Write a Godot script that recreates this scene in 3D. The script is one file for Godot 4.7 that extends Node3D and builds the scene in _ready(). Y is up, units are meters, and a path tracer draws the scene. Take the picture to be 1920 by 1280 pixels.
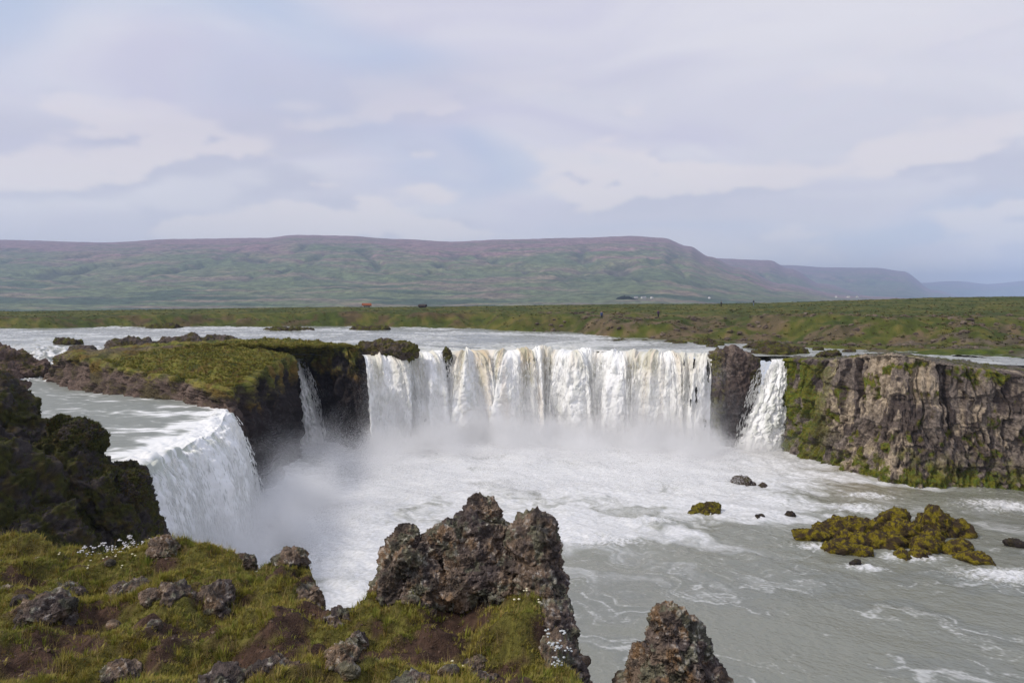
extends Node3D

var rng := RandomNumberGenerator.new()
var M := {}
var used := {}

# ---------------------------------------------------------------- helpers
func noise(sd: int, freq: float, octaves := 4, kind := FastNoiseLite.TYPE_SIMPLEX_SMOOTH, fractal := FastNoiseLite.FRACTAL_FBM) -> FastNoiseLite:
	var n := FastNoiseLite.new()
	n.seed = sd
	n.frequency = freq
	n.noise_type = kind
	n.fractal_type = fractal if octaves > 1 else FastNoiseLite.FRACTAL_NONE
	n.fractal_octaves = octaves
	return n

func cells(sd: int, freq: float, ret := FastNoiseLite.RETURN_CELL_VALUE) -> FastNoiseLite:
	var n := noise(sd, freq, 1, FastNoiseLite.TYPE_CELLULAR)
	n.cellular_return_type = ret
	n.cellular_jitter = 0.9
	return n

func rgb8(r: float, g: float, b: float) -> Color:
	return Color(r / 255.0, g / 255.0, b / 255.0)

func sm(a: float, b: float, x: float) -> float:
	return smoothstep(a, b, x)

func numbered(called: String) -> String:
	var k: int = used.get(called, 0)
	used[called] = k + 1
	return called if k == 0 else "%s_%03d" % [called, k]

func tag(o: Node, label: String, category: String, group := "", kind := "") -> Node:
	o.set_meta("label", label)
	if category: o.set_meta("category", category)
	if group: o.set_meta("group", group)
	if kind: o.set_meta("kind", kind)
	return o

func thing(called: String, label: String, category: String, at := Vector3.ZERO, group := "") -> Node3D:
	var o := Node3D.new()
	o.name = numbered(called)
	add_child(o)
	o.position = at
	tag(o, label, category, group)
	return o

func commit(verts: PackedVector3Array, cols: PackedColorArray, idx: PackedInt32Array, smooth := true, uvs := PackedVector2Array(), uv2 := PackedVector2Array()) -> ArrayMesh:
	var arr := []
	arr.resize(Mesh.ARRAY_MAX)
	arr[Mesh.ARRAY_VERTEX] = verts
	if cols.size(): arr[Mesh.ARRAY_COLOR] = cols
	if uvs.size(): arr[Mesh.ARRAY_TEX_UV] = uvs
	if uv2.size(): arr[Mesh.ARRAY_TEX_UV2] = uv2
	arr[Mesh.ARRAY_INDEX] = idx
	if smooth:
		var nn := PackedVector3Array()
		nn.resize(verts.size())
		for k in range(0, idx.size(), 3):
			var a := idx[k]
			var b := idx[k + 1]
			var c := idx[k + 2]
			var f := (verts[c] - verts[a]).cross(verts[b] - verts[a])
			nn[a] += f
			nn[b] += f
			nn[c] += f
		for k in nn.size():
			nn[k] = nn[k].normalized()
		arr[Mesh.ARRAY_NORMAL] = nn
	var m := ArrayMesh.new()
	m.add_surface_from_arrays(Mesh.PRIMITIVE_TRIANGLES, arr)
	return m

func put(called: String, mesh: Mesh, mat: Material, parent: Node = self) -> MeshInstance3D:
	var o := MeshInstance3D.new()
	o.name = numbered(called) if parent == self else called
	o.mesh = mesh
	o.material_override = mat
	parent.add_child(o, true)
	return o

func grid_index(nu: int, nv: int, closed := false, skip := PackedByteArray()) -> PackedInt32Array:
	var idx := PackedInt32Array()
	for j in nv - 1:
		for i in (nu if closed else nu - 1):
			var a := j * nu + i
			var b := j * nu + (i + 1) % nu
			if skip.size() and skip[a] + skip[b] + skip[a + nu] + skip[b + nu] > 1:
				continue
			idx.append_array([a, a + nu, b, b, a + nu, b + nu])
	return idx

# an interpolated point on a row of control points, s from 0 to 1
func along(row: PackedVector3Array, s: float, closed := false) -> Vector3:
	var n := row.size()
	var f := s * (n if closed else n - 1)
	var i := int(floor(f))
	if not closed: i = mini(i, n - 2)
	f -= i
	if closed:
		return row[i % n].cubic_interpolate(row[(i + 1) % n], row[(i + n - 1) % n], row[(i + 2) % n], f)
	return row[i].cubic_interpolate(row[i + 1], row[maxi(i - 1, 0)], row[mini(i + 2, n - 1)], f)

# a surface through rows of control points; disp(point, normal, s, t) moves it, tint(point, s, t) colours it
func loft(rows: Array, closed: bool, ns: int, nts: Array, disp: Callable, tint: Callable) -> ArrayMesh:
	var base := PackedVector3Array()
	var ts := PackedFloat32Array()
	for r in rows.size() - 1:
		var last := r == rows.size() - 2
		var count: int = nts[r]
		for j in (count + 1 if last else count):
			ts.append(r + float(j) / count)
			for i in ns:
				var s := float(i) / (ns if closed else ns - 1)
				base.append(along(rows[r], s, closed).lerp(along(rows[r + 1], s, closed), float(j) / count))
	var nt := ts.size()
	var verts := PackedVector3Array()
	var cols := PackedColorArray()
	verts.resize(base.size())
	cols.resize(base.size())
	for j in nt:
		for i in ns:
			var k := j * ns + i
			var l := j * ns + ((i + ns - 1) % ns if closed else maxi(i - 1, 0))
			var r := j * ns + ((i + 1) % ns if closed else mini(i + 1, ns - 1))
			var du := base[r] - base[l]
			var dv := base[mini(j + 1, nt - 1) * ns + i] - base[maxi(j - 1, 0) * ns + i]
			var n := du.cross(dv).normalized()
			var s := float(i) / (ns if closed else ns - 1)
			var p: Vector3 = base[k] + disp.call(base[k], n, s, ts[j])
			verts[k] = p
			cols[k] = tint.call(p, s, ts[j])
	return commit(verts, cols, grid_index(ns, nt, closed))

# unit cube-sphere with shared vertices
var spheres := {}
func ball(n: int) -> Array:
	if spheres.has(n): return spheres[n]
	var at := {}
	var v := PackedVector3Array()
	var idx := PackedInt32Array()
	for f in 6:
		var ids := PackedInt32Array()
		for j in n + 1:
			for i in n + 1:
				var a := tan((float(i) / n * 2 - 1) * PI / 4)
				var b := tan((float(j) / n * 2 - 1) * PI / 4)
				var p: Vector3 = [Vector3(1, a, b), Vector3(-1, b, a), Vector3(b, 1, a), Vector3(a, -1, b), Vector3(a, b, 1), Vector3(b, a, -1)][f]
				var q := p.normalized()
				var key := Vector3i((q * 8000).round())
				if not at.has(key):
					at[key] = v.size()
					v.append(q)
				ids.append(at[key])
		for j in n:
			for i in n:
				var k := j * (n + 1) + i
				idx.append_array([ids[k], ids[k + n + 1], ids[k + 1], ids[k + 1], ids[k + n + 1], ids[k + n + 2]])
	spheres[n] = [v, idx]
	return spheres[n]

# one rough boulder: disp(point in the world, unit direction) gives metres outwards
func boulder_mesh(n: int, size: Vector3, turn: Basis, origin: Vector3, disp: Callable, tint: Callable, planes := PackedVector3Array()) -> ArrayMesh:
	var b := ball(n)
	var unit: PackedVector3Array = b[0]
	var verts := PackedVector3Array()
	var cols := PackedColorArray()
	verts.resize(unit.size())
	cols.resize(unit.size())
	for k in unit.size():
		var d := unit[k]
		var cut := 1.0
		for q in planes: cut = minf(cut, q.length_squared() / maxf(d.dot(q), 0.001))   # broken faces: planes square to q, at its tip
		var p := turn * (d * size * cut)
		var out := turn * (d / size).normalized()
		p += out * disp.call(p + origin, out)
		verts[k] = p
		cols[k] = tint.call(p + origin, out)
	return commit(verts, cols, b[1])

func scatter(called: String, mesh: Mesh, mat: Material, places: Array, colors: PackedColorArray, parent: Node = self) -> MultiMeshInstance3D:
	var mm := MultiMesh.new()
	mm.transform_format = MultiMesh.TRANSFORM_3D
	mm.use_colors = true
	mm.mesh = mesh
	mm.instance_count = places.size()
	for k in places.size():
		mm.set_instance_transform(k, places[k])
		mm.set_instance_color(k, colors[k])
	var o := MultiMeshInstance3D.new()
	o.name = numbered(called) if parent == self else called
	o.multimesh = mm
	o.material_override = mat
	parent.add_child(o, true)
	return o

func in_rows(rows: int, work: Callable) -> Array:
	var out := []
	out.resize(rows)
	var id := WorkerThreadPool.add_group_task(func(j: int): out[j] = work.call(j), rows)
	WorkerThreadPool.wait_for_group_task_completion(id)
	return out

func image_of(w: int, rows: Array, format := Image.FORMAT_RGB8) -> ImageTexture:
	var data := PackedByteArray()
	for r in rows: data.append_array(r)
	return ImageTexture.create_from_image(Image.create_from_data(w, rows.size(), false, format, data))

func noise_tex(n: FastNoiseLite, lo: Color, hi: Color, size := 512, normal := false) -> NoiseTexture2D:
	var t := NoiseTexture2D.new()
	t.width = size
	t.height = size
	t.seamless = true
	t.noise = n
	if normal:
		t.as_normal_map = true
		t.bump_strength = 6.0
	else:
		var g := Gradient.new()
		g.set_color(0, lo)
		g.set_color(1, hi)
		t.color_ramp = g
	return t

func vertex_mat(called: String, rough := 0.92) -> StandardMaterial3D:
	var m := StandardMaterial3D.new()
	m.resource_name = called
	m.vertex_color_use_as_albedo = true
	m.vertex_color_is_srgb = true
	m.roughness = rough
	m.metallic_specular = 0.35
	return m

func grained(called: String, tex: Texture2D, height: Texture2D, per_metre: float, relief_cm: float, rough := 0.92) -> StandardMaterial3D:
	var m := vertex_mat(called, rough)
	m.albedo_texture = tex
	m.uv1_triplanar = true
	m.uv1_world_triplanar = true
	m.uv1_scale = Vector3.ONE * per_metre
	m.heightmap_enabled = true
	m.heightmap_texture = height
	m.heightmap_scale = relief_cm
	return m

# ---------------------------------------------------------------- scene
func _ready() -> void:
	rng.seed = 11
	camera_and_light()
	materials()
	for stage in [mountains, land, upper_river, pool, left_channel, island, right_cliff, falls, left_bank_cliff, river_rocks, near_bank, far_things, mist]:
		stage.call()

const EYE := Vector3(0, 18.7, 0)

func camera_and_light() -> void:
	var cam := Camera3D.new()
	cam.name = "camera"
	cam.position = EYE
	cam.rotation_degrees = Vector3(-3.27, 0, 0)
	cam.fov = 49.13
	cam.near = 0.2
	cam.far = 60000.0
	add_child(cam)
	cam.current = true
	var sun := DirectionalLight3D.new()
	sun.name = "sun"
	add_child(sun)
	sun.look_at_from_position(Vector3(-62, 68, 24), Vector3.ZERO)
	sun.light_color = Color(1.0, 0.97, 0.93)
	sun.light_energy = 0.85
	sun.light_angular_distance = 8.0
	sun.shadow_enabled = true
	var e := Environment.new()
	e.background_mode = Environment.BG_SKY
	e.sky = Sky.new()
	e.sky.sky_material = clouds()
	e.tonemap_mode = Environment.TONE_MAPPER_LINEAR
	e.tonemap_exposure = 1.0
	e.sdfgi_enabled = true
	e.ssao_enabled = true
	e.ssil_enabled = true
	e.fog_enabled = true
	e.fog_density = 0.00016
	e.fog_light_color = Color(0.77, 0.86, 1.0)
	var w := WorldEnvironment.new()
	w.name = "environment"
	w.environment = e
	add_child(w)

func clouds() -> PanoramaSkyMaterial:
	var w := 1792
	var h := 896
	var veil := noise(3, 0.55, 5)
	var warp := noise(4, 0.8, 2)
	var puff := noise(5, 1.9, 6)
	puff.fractal_gain = 0.5
	var rib := noise(6, 0.8, 4)
	rib.fractal_gain = 0.4
	var hole := noise(8, 0.42, 3)
	var rows := in_rows(h, func(j: int) -> PackedByteArray:
		var out := PackedByteArray()
		out.resize(w * 3)
		var el := PI / 2 - (j + 0.5) / h * PI
		for i in w:
			var c := Color(0.80, 0.82, 0.87)
			if el > -0.02:
				var az := (i + 0.5) / w * TAU
				var d := Vector3(sin(az) * cos(el), maxf(sin(el), 0.0), -cos(az) * cos(el))
				var p := Vector2(d.x, d.z) / (d.y + 0.16)
				var q := p + Vector2(warp.get_noise_2dv(p), warp.get_noise_2dv(p + Vector2(40, 7))) * 0.35
				var v := veil.get_noise_2d(q.x * 0.55, q.y * 0.9) + 0.45 * veil.get_noise_2d(q.x * 1.5 + 20.0, q.y * 3.0)
				c = rgb8(212, 211, 230).lerp(rgb8(229, 228, 237), sm(-0.4, 0.4, v))
				# thin places where the blue comes through, more of them to the east
				var b := hole.get_noise_2d(q.x * 0.8 + 3.1, q.y * 1.0 + 0.6) + 0.34 * d.x
				c = c.lerp(rgb8(176, 197, 229), 0.8 * sm(0.1, 0.55, b) * (1.0 - 0.4 * sm(-0.2, 0.4, v)))
				# soft grey ribs of higher cloud
				var g := rib.get_noise_2d(q.x * 0.45 + 9.0, q.y * 0.9)
				c = c.lerp(rgb8(203, 204, 221), 0.6 * sm(-0.1, 0.5, g) * sm(0.9, 0.25, el))
				# heaped cloud low over the hills: grey bodies with bright heads on the sun's side
				var a := Vector3(sin(az) * 3.0, el * 9.5, -cos(az) * 3.0)
				var low := 0.28 * sm(0.30, 0.05, el) - 0.14
				var k := puff.get_noise_3dv(a * 0.5) + low
				var k2 := puff.get_noise_3dv((a + Vector3(-cos(az) * 0.16, 0.3, -sin(az) * 0.16)) * 0.5) + low
				var body := sm(-0.08, 0.15, k) * sm(0.34, 0.12, el)
				c = c.lerp(rgb8(199, 201, 220).lerp(rgb8(241, 233, 235), sm(-0.02, 0.08, k - k2)), body * 0.8)
				c = c.lerp(rgb8(243, 244, 248), 0.75 * sm(0.22, 0.0, el))
			out[i * 3] = int(clampf(c.r, 0, 1) * 255)
			out[i * 3 + 1] = int(clampf(c.g, 0, 1) * 255)
			out[i * 3 + 2] = int(clampf(c.b, 0, 1) * 255)
		return out)
	var m := PanoramaSkyMaterial.new()
	m.panorama = image_of(w, rows)
	return m

func materials() -> void:
	var grain := noise_tex(noise(21, 0.02, 5), Color(0.62, 0.62, 0.62), Color(1.25, 1.25, 1.25))
	var lumps := noise_tex(noise(22, 0.02, 5, FastNoiseLite.TYPE_SIMPLEX_SMOOTH, FastNoiseLite.FRACTAL_RIDGED), Color.BLACK, Color.WHITE)
	var grit := noise_tex(noise(23, 0.06, 4), Color.BLACK, Color.WHITE)
	M.cliff = grained("cliff rock", grain, lumps, 0.35, 12.0)
	M.rock = grained("lava rock", grain, grit, 1.2, 3.0, 0.9)
	M.wet = grained("wet rock", grain, lumps, 0.4, 8.0, 0.5)
	M.turf = grained("turf", grain, grit, 0.5, 6.0, 0.96)
	M.soil = grained("soil", grain, grit, 1.5, 2.0, 0.96)
	M.hill = grained("hillside", grain, grit, 0.004, 300.0, 0.97)
	M.foam = vertex_mat("white water", 0.55)
	M.foam.metallic_specular = 0.4
	M.drop = vertex_mat("spray", 0.6)
	M.drop.backlight_enabled = true
	M.drop.backlight = Color.WHITE
	M.blade = vertex_mat("grass blade", 0.8)
	M.blade.backlight_enabled = true
	M.blade.backlight = Color(0.35, 0.35, 0.2)
	M.plain = vertex_mat("matt", 0.8)

# ---------------------------------------------------------------- far land
func profile(pts: Array, u: float) -> float:
	for k in pts.size() - 1:
		if u <= pts[k + 1][0]:
			var f := clampf((u - pts[k][0]) / (pts[k + 1][0] - pts[k][0]), 0, 1)
			return lerpf(pts[k][1], pts[k + 1][1], f * f * (3 - 2 * f))
	return pts[-1][1]

# bearing is sideways metres per metre of distance; height is metres per kilometre above eye level
func mountain(label: String, pts: Array, b0: float, b1: float, near: float, crest: float, na: int, nd: int, bend: float, kind: int) -> void:
	var gully := noise(31 + kind, 1.0 / 420.0, 4, FastNoiseLite.TYPE_SIMPLEX_SMOOTH, FastNoiseLite.FRACTAL_RIDGED)
	var rough := noise(32 + kind, 1.0 / 300.0, 5)
	var patch := noise(33 + kind, 1.0 / 500.0, 5)
	var band := noise(34 + kind, 1.0 / 260.0, 4)
	var fine := noise(35 + kind, 1.0 / 70.0, 3)
	var verts := PackedVector3Array()
	var cols := PackedColorArray()
	for j in nd:
		var t := float(j) / (nd - 1) * 1.12
		for i in na:
			var b := lerpf(b0, b1, float(i) / (na - 1))
			var d := lerpf(near, crest, t)
			var top := profile(pts, b) * crest / 1000.0
			var up := pow(minf(t, 1.0), bend)
			up = lerpf(up, sm(0, 1, t), 0.35) if t < 1.0 else 1.0 - (t - 1.0) * 1.6
			var x := b * d
			var slope := sin(minf(t, 1.0) * PI)
			var g := gully.get_noise_2d(x, d * 0.35)
			var y := -25.0 + (top + 25.0) * up + EYE.y
			y += slope * top * (0.05 * rough.get_noise_2d(x, d) - 0.16 * maxf(0, g - 0.4) * sm(0.2, 0.45, t) * sm(0.85, 0.5, t))
			y += fine.get_noise_2d(x, d) * 2.0
			verts.append(Vector3(x, y, -d))
			var p := patch.get_noise_2d(x * 0.7, d * 1.6)
			var q := band.get_noise_2d(x * 0.35, d * 2.2)
			var f := fine.get_noise_2d(x, d * 1.4)
			var heath := sm(0.45, 0.95, t + 0.35 * p) * 0.85
			var c := rgb8(104, 114, 80).lerp(rgb8(124, 128, 88), sm(-0.2, 0.3, p))
			c = c.lerp(rgb8(148, 112, 118), clampf(heath * 1.0 + 0.45 * sm(0.06, 0.32, q), 0, 0.85))
			c = c.lerp(rgb8(62, 80, 60), 0.8 * sm(0.04, 0.24, p - q * 0.6) * sm(0.55, 0.15, t))
			c = c.lerp(rgb8(66, 70, 58), 0.55 * sm(0.5, 0.72, g) * sm(0.2, 0.4, t) * sm(0.9, 0.6, t))
			cols.append(c * (1.0 + 0.3 * f))
	var o := put("mountain", commit(verts, cols, grid_index(na, nd)), M.hill)
	tag(o, label, "mountain", "", "structure")

func mountains() -> void:
	mountain("long green and heather purple hillside with flat crest behind the river plain", [[-0.9, 74], [-0.686, 78.5], [-0.54, 75], [-0.45, 79.5], [-0.33, 81], [-0.286, 85], [-0.23, 84], [-0.15, 79.5], [-0.079, 76], [-0.007, 79], [0.086, 81], [0.164, 83.5], [0.2, 81], [0.236, 70], [0.264, 56], [0.3, 42], [0.36, 20], [0.45, 4], [0.6, -4]], -0.95, 0.55, 1500, 4200, 620, 190, 1.25, 0)
	mountain("purple rounded hill shoulder behind the end of the long hillside", [[0.15, 62], [0.264, 54], [0.343, 51.5], [0.371, 40], [0.414, 20], [0.486, 3], [0.6, -3]], 0.1, 0.62, 3300, 5600, 220, 90, 1.2, 7)
	mountain("flat topped blue hazy hill with steep right hand end", [[0.25, 46], [0.371, 45], [0.42, 42], [0.486, 41.5], [0.521, 37], [0.564, 12], [0.61, 0], [0.7, -3]], 0.2, 0.75, 5200, 7600, 200, 70, 1.1, 13)
	mountain("faint blue distant range low on the horizon", [[0.3, 18], [0.46, 19], [0.543, 21.5], [0.593, 24], [0.636, 20], [0.686, 24], [0.8, 30], [1.0, 26]], 0.3, 1.0, 8000, 10500, 200, 50, 1.1, 19)

func shore(x: float) -> float:
	return -profile([[-300, 150], [-113, 165], [-82, 174], [-45, 177], [-10, 166], [10, 148], [22, 132], [33, 120], [43, 109], [50, 104], [62, 99], [80, 95], [120, 90], [300, 84]], x)

var land_bumps: FastNoiseLite
var land_fine: FastNoiseLite
func land_height(x: float, d: float) -> float:
	var b := x / d
	var n := land_bumps.get_noise_2d(x, d)
	var f := land_fine.get_noise_2d(x, d)
	var yn := profile([[-0.7, 14.1], [-0.2, 14.8], [0.1, 15.0], [0.3, 15.6], [0.7, 15.6]], b)
	var yf := profile([[-0.69, 14.3], [-0.19, 15.7], [0.24, 16.8], [0.67, 19.3], [0.8, 19.6]], b)
	var plain := lerpf(yn, yf, sm(120, 260, d))
	if d > 260: plain = EYE.y + (yf - EYE.y) * d / 260.0 - (d - 260.0) * 0.0012
	var inland := d + shore(x) + n * 6.0 + f * 2.0
	var right := sm(0.1, 0.3, b)
	var rise := lerpf(sm(0.0, 17.0, inland), 0.2 * sm(0.0, 3.0, inland) + 0.8 * sm(6.0, 34.0, inland + n * 9.0), right)
	var y := lerpf(10.9, plain, rise)
	y += (n * 0.6 + f * 0.28) * sm(2.0, 14.0, inland) * (1.0 if d < 240 else 0.6)
	# low stony flat with puddles behind the right-hand cliff
	if inland < 14 and x > 40: y = maxf(y, lerpf(10.9, 11.32, sm(42, 52, x)) + f * 0.6 + n * 0.3)
	return y

func land() -> void:
	land_bumps = noise(41, 1.0 / 30.0, 4)
	land_fine = noise(42, 1.0 / 5.0, 4)
	var patch := noise(43, 1.0 / 22.0, 4)
	var scree := noise(44, 1.0 / 9.0, 4)
	var na := 660
	var nd := 360
	var skip := PackedByteArray()
	var verts := PackedVector3Array()
	var cols := PackedColorArray()
	for j in nd:
		var t := float(j) / (nd - 1)
		var d := 82.0 * pow(1900.0 / 82.0, pow(t, 1.5))
		for i in na:
			var b := lerpf(-1.0, 1.0, float(i) / (na - 1))
			var x := b * d
			var y := land_height(x, d)
			verts.append(Vector3(x, y, -d))
			var p := patch.get_noise_2d(x, d)
			var f := land_fine.get_noise_2d(x * 1.7, d * 1.7)
			var s := scree.get_noise_2d(x, d)
			var inland := d + shore(x)
			var c := rgb8(90, 95, 40).lerp(rgb8(70, 80, 32), sm(-0.2, 0.25, p))
			c = c.lerp(rgb8(104, 88, 52), 0.45 * sm(0.05, 0.35, f - p * 0.5))
			# bare stony earth on the bank slopes, green strip by the water
			var slope_zone := sm(0, 3, inland) * sm(46, 26, inland) * sm(0.02, 0.12, b)
			c = c.lerp(rgb8(108, 90, 78), 0.75 * sm(-0.12, 0.3, s + 0.4 * f + 0.22 * sm(0.45, 0.2, b) - 0.08) * slope_zone)
			c = c.lerp(rgb8(92, 74, 58), 0.75 * sm(0.0, 0.25, s) * sm(4, 8, inland) * sm(24, 12, inland) * sm(0.1, -0.1, b))
			c = c.lerp(rgb8(78, 92, 30), 0.7 * sm(4.5, 1.0, inland) * sm(-0.3, 0.1, p))
			if x > 36 and inland < 12: c = c.lerp(rgb8(96, 88, 76), 0.8 * sm(-0.05, 0.2, s))
			cols.append(c * (1.0 + 0.3 * f))
			skip.append(1 if inland < -7.0 or (x < 44 and d < 99) else 0)
	var o := put("ground", commit(verts, cols, grid_index(na, nd, false, skip)), M.turf)
	tag(o, "grassy river plain with brown stony bank along the far water", "ground", "", "structure")
	# loose stone on the bank slopes and on the flat behind the cliff
	var stones := []
	var stone_tints := PackedColorArray()
	for k in 9000:
		var d := rng.randf_range(88, 185)
		var x := d * rng.randf_range(0.03, 0.8)
		var inland := d + shore(x)
		if inland > 34 or (x < 44 and d < 101) or inland < -1.0: continue
		if scree.get_noise_2d(x, d) < rng.randf_range(-0.15, 0.2): continue
		var s := 0.07 + 0.42 * pow(rng.randf(), 4.0)
		stones.append(Transform3D(Basis(Vector3(rng.randfn(), rng.randfn(), rng.randfn()).normalized(), rng.randf() * TAU).scaled(Vector3(s * 1.3, s * 0.8, s)), Vector3(x, land_height(x, d) + s * 0.2, -d)))
		stone_tints.append(rgb8(98, 86, 74).lerp([rgb8(116, 104, 92), rgb8(72, 62, 56), rgb8(88, 84, 50)][rng.randi() % 3], rng.randf()))
	tag(scatter("scree", chip_mesh(5), M.plain, stones, stone_tints), "loose brown stones on the slope of the far right bank", "stones", "", "stuff")
	# tussocks that roughen the plain
	var tuft := tuft_mesh(9, 77)
	var places := []
	var tints := PackedColorArray()
	for k in 34000:
		var b := rng.randf_range(-0.85, 0.85)
		var d := 100.0 * pow(4.0, rng.randf())
		var x := b * d
		if d + shore(x) < 3.0 or patch.get_noise_2d(x * 1.3, d * 1.3) < rng.randf_range(-0.4, 0.3): continue
		var s := rng.randf_range(0.10, 0.36)
		places.append(Transform3D(Basis(Vector3.UP, rng.randf() * TAU).scaled(Vector3(s * 2.2, s, s * 2.2)), Vector3(x, land_height(x, d) - 0.05, -d)))
		tints.append(rgb8(84, 84, 40).lerp([rgb8(58, 70, 30), rgb8(112, 104, 58), rgb8(96, 76, 52)][rng.randi() % 3], rng.randf()))
	var g := scatter("tussock_grass", tuft, M.blade, places, tints)
	tag(g, "tussocks of heath and grass over the far river plain", "grass", "", "stuff")

# a tuft of n bent blades about one unit high
func tuft_mesh(n: int, sd: int, spread := 0.5, width := 0.09) -> ArrayMesh:
	var r := RandomNumberGenerator.new()
	r.seed = sd
	var v := PackedVector3Array()
	var idx := PackedInt32Array()
	for k in n:
		var a := r.randf() * TAU
		var root := Vector3(cos(a), 0, sin(a)) * spread * sqrt(r.randf()) * 0.6
		var lean := Vector3(cos(a), 0, sin(a)).rotated(Vector3.UP, r.randf_range(-0.8, 0.8)) * r.randf_range(0.15, 0.6)
		var hgt := r.randf_range(0.55, 1.0)
		var side := lean.cross(Vector3.UP).normalized() * width * r.randf_range(0.6, 1.2)
		var mid := root + lean * 0.35 + Vector3(0, hgt * 0.6, 0)
		var tip := root + lean * 1.1 + Vector3(0, hgt, 0)
		var b := v.size()
		v.append_array([root - side, root + side, mid - side * 0.7, mid + side * 0.7, tip])
		idx.append_array([b, b + 2, b + 1, b + 1, b + 2, b + 3, b + 2, b + 4, b + 3])
	return commit(v, PackedColorArray(), idx, true)

# ---------------------------------------------------------------- water
const LIP := [[-18.5, 11.0, -93.4], [-16.2, 10.8, -95.0], [-13.6, 11.15, -97.9], [-10.8, 10.85, -99.2], [-8.6, 11.2, -101.2], [-6.0, 10.8, -100.9], [-3.2, 11.0, -103.2], [-0.4, 10.75, -102.4], [2.6, 11.1, -103.6], [5.4, 10.7, -103.9], [8.2, 11.2, -102.0], [11.2, 11.05, -102.6], [13.9, 10.8, -100.4], [16.6, 11.15, -99.8], [19.6, 10.85, -97.6], [22.6, 11.0, -97.4], [25.7, 10.9, -95.6]]

func row(a: Array) -> PackedVector3Array:
	var out := PackedVector3Array()
	for p in a: out.append(Vector3(p[0], p[1], p[2]))
	return out

func water_mat(called: String, tex: Texture2D, rough_tex: Texture2D, size: Vector2, origin: Vector2) -> StandardMaterial3D:
	var m := StandardMaterial3D.new()
	m.resource_name = called
	m.albedo_texture = tex
	m.roughness_texture = rough_tex
	m.roughness_texture_channel = BaseMaterial3D.TEXTURE_CHANNEL_RED
	m.roughness = 1.0
	m.metallic_specular = 0.5
	return m

func upper_river() -> void:
	# front edge: the lip of the falls where it shows, elsewhere tucked under the rocks
	var front := func(x: float) -> float:
		return -profile([[-160, 97], [-64, 97], [-56, 96], [-50, 98], [-24, 98], [-19, 95.4], [-14, 99.2], [-7.9, 102.6], [-0.7, 104.6], [7.4, 104.6], [13.7, 102.6], [20.3, 99.6], [25.6, 96.8], [31, 96.2], [35, 96.0], [40, 92], [60, 82], [100, 80]], x)
	var swell := noise(51, 1.0 / 7.0, 4)
	var chop := noise(52, 1.0 / 1.6, 4, FastNoiseLite.TYPE_SIMPLEX_SMOOTH, FastNoiseLite.FRACTAL_RIDGED)
	var lace := noise(53, 1.0 / 3.0, 4)
	var run := noise(54, 1.0 / 14.0, 3)
	var nx := 760
	var nz := 260
	var verts := PackedVector3Array()
	var cols := PackedColorArray()
	for j in nz:
		var t := pow(float(j) / (nz - 1), 1.7)
		for i in nx:
			var x := lerpf(-150, 80, float(i) / (nx - 1))
			var z := lerpf(front.call(x), -192.0, t)
			var back: float = front.call(x) - z
			var rapid := sm(-0.15, 0.35, run.get_noise_2d(x * 0.6, z) + 0.35 * sm(26, 2, back)) 
			if x > 30: rapid *= 0.15
			var brim := sm(-19, -17, x) * sm(28, 25, x)
			var s := swell.get_noise_2d(x, z * 1.6)
			var c := chop.get_noise_2d(x * 0.8, z * 1.8)
			var y := 11.3 + 0.7 * sm(0, 75, back) + (s * 0.22 + (c - 0.3) * 0.16) * (0.3 + rapid + 1.0 * sm(16, 3, back) * brim) * (0.5 + 0.5 * sm(0, 4, back))
			if x < -57 and z > -106: y -= 2.4 * sm(-106, -97, z)
			verts.append(Vector3(x, y, z))
			var foam := sm(0.18, 0.62, c * 0.5 + s * 0.35 + 0.35 * lace.get_noise_2d(x * 0.55, z * 1.9) + rapid * 0.34 + 0.3 * brim * sm(12, 1, back))
			cols.append(rgb8(124, 126, 117).lerp(rgb8(208, 209, 205), foam * 0.85))
	var mat := vertex_mat("river water", 0.22)
	mat.metallic_specular = 0.5
	var o := put("river", commit(verts, cols, grid_index(nx, nz)), mat)
	tag(o, "wide pale grey upper river with broken rapids above the falls", "river", "", "structure")

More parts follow.
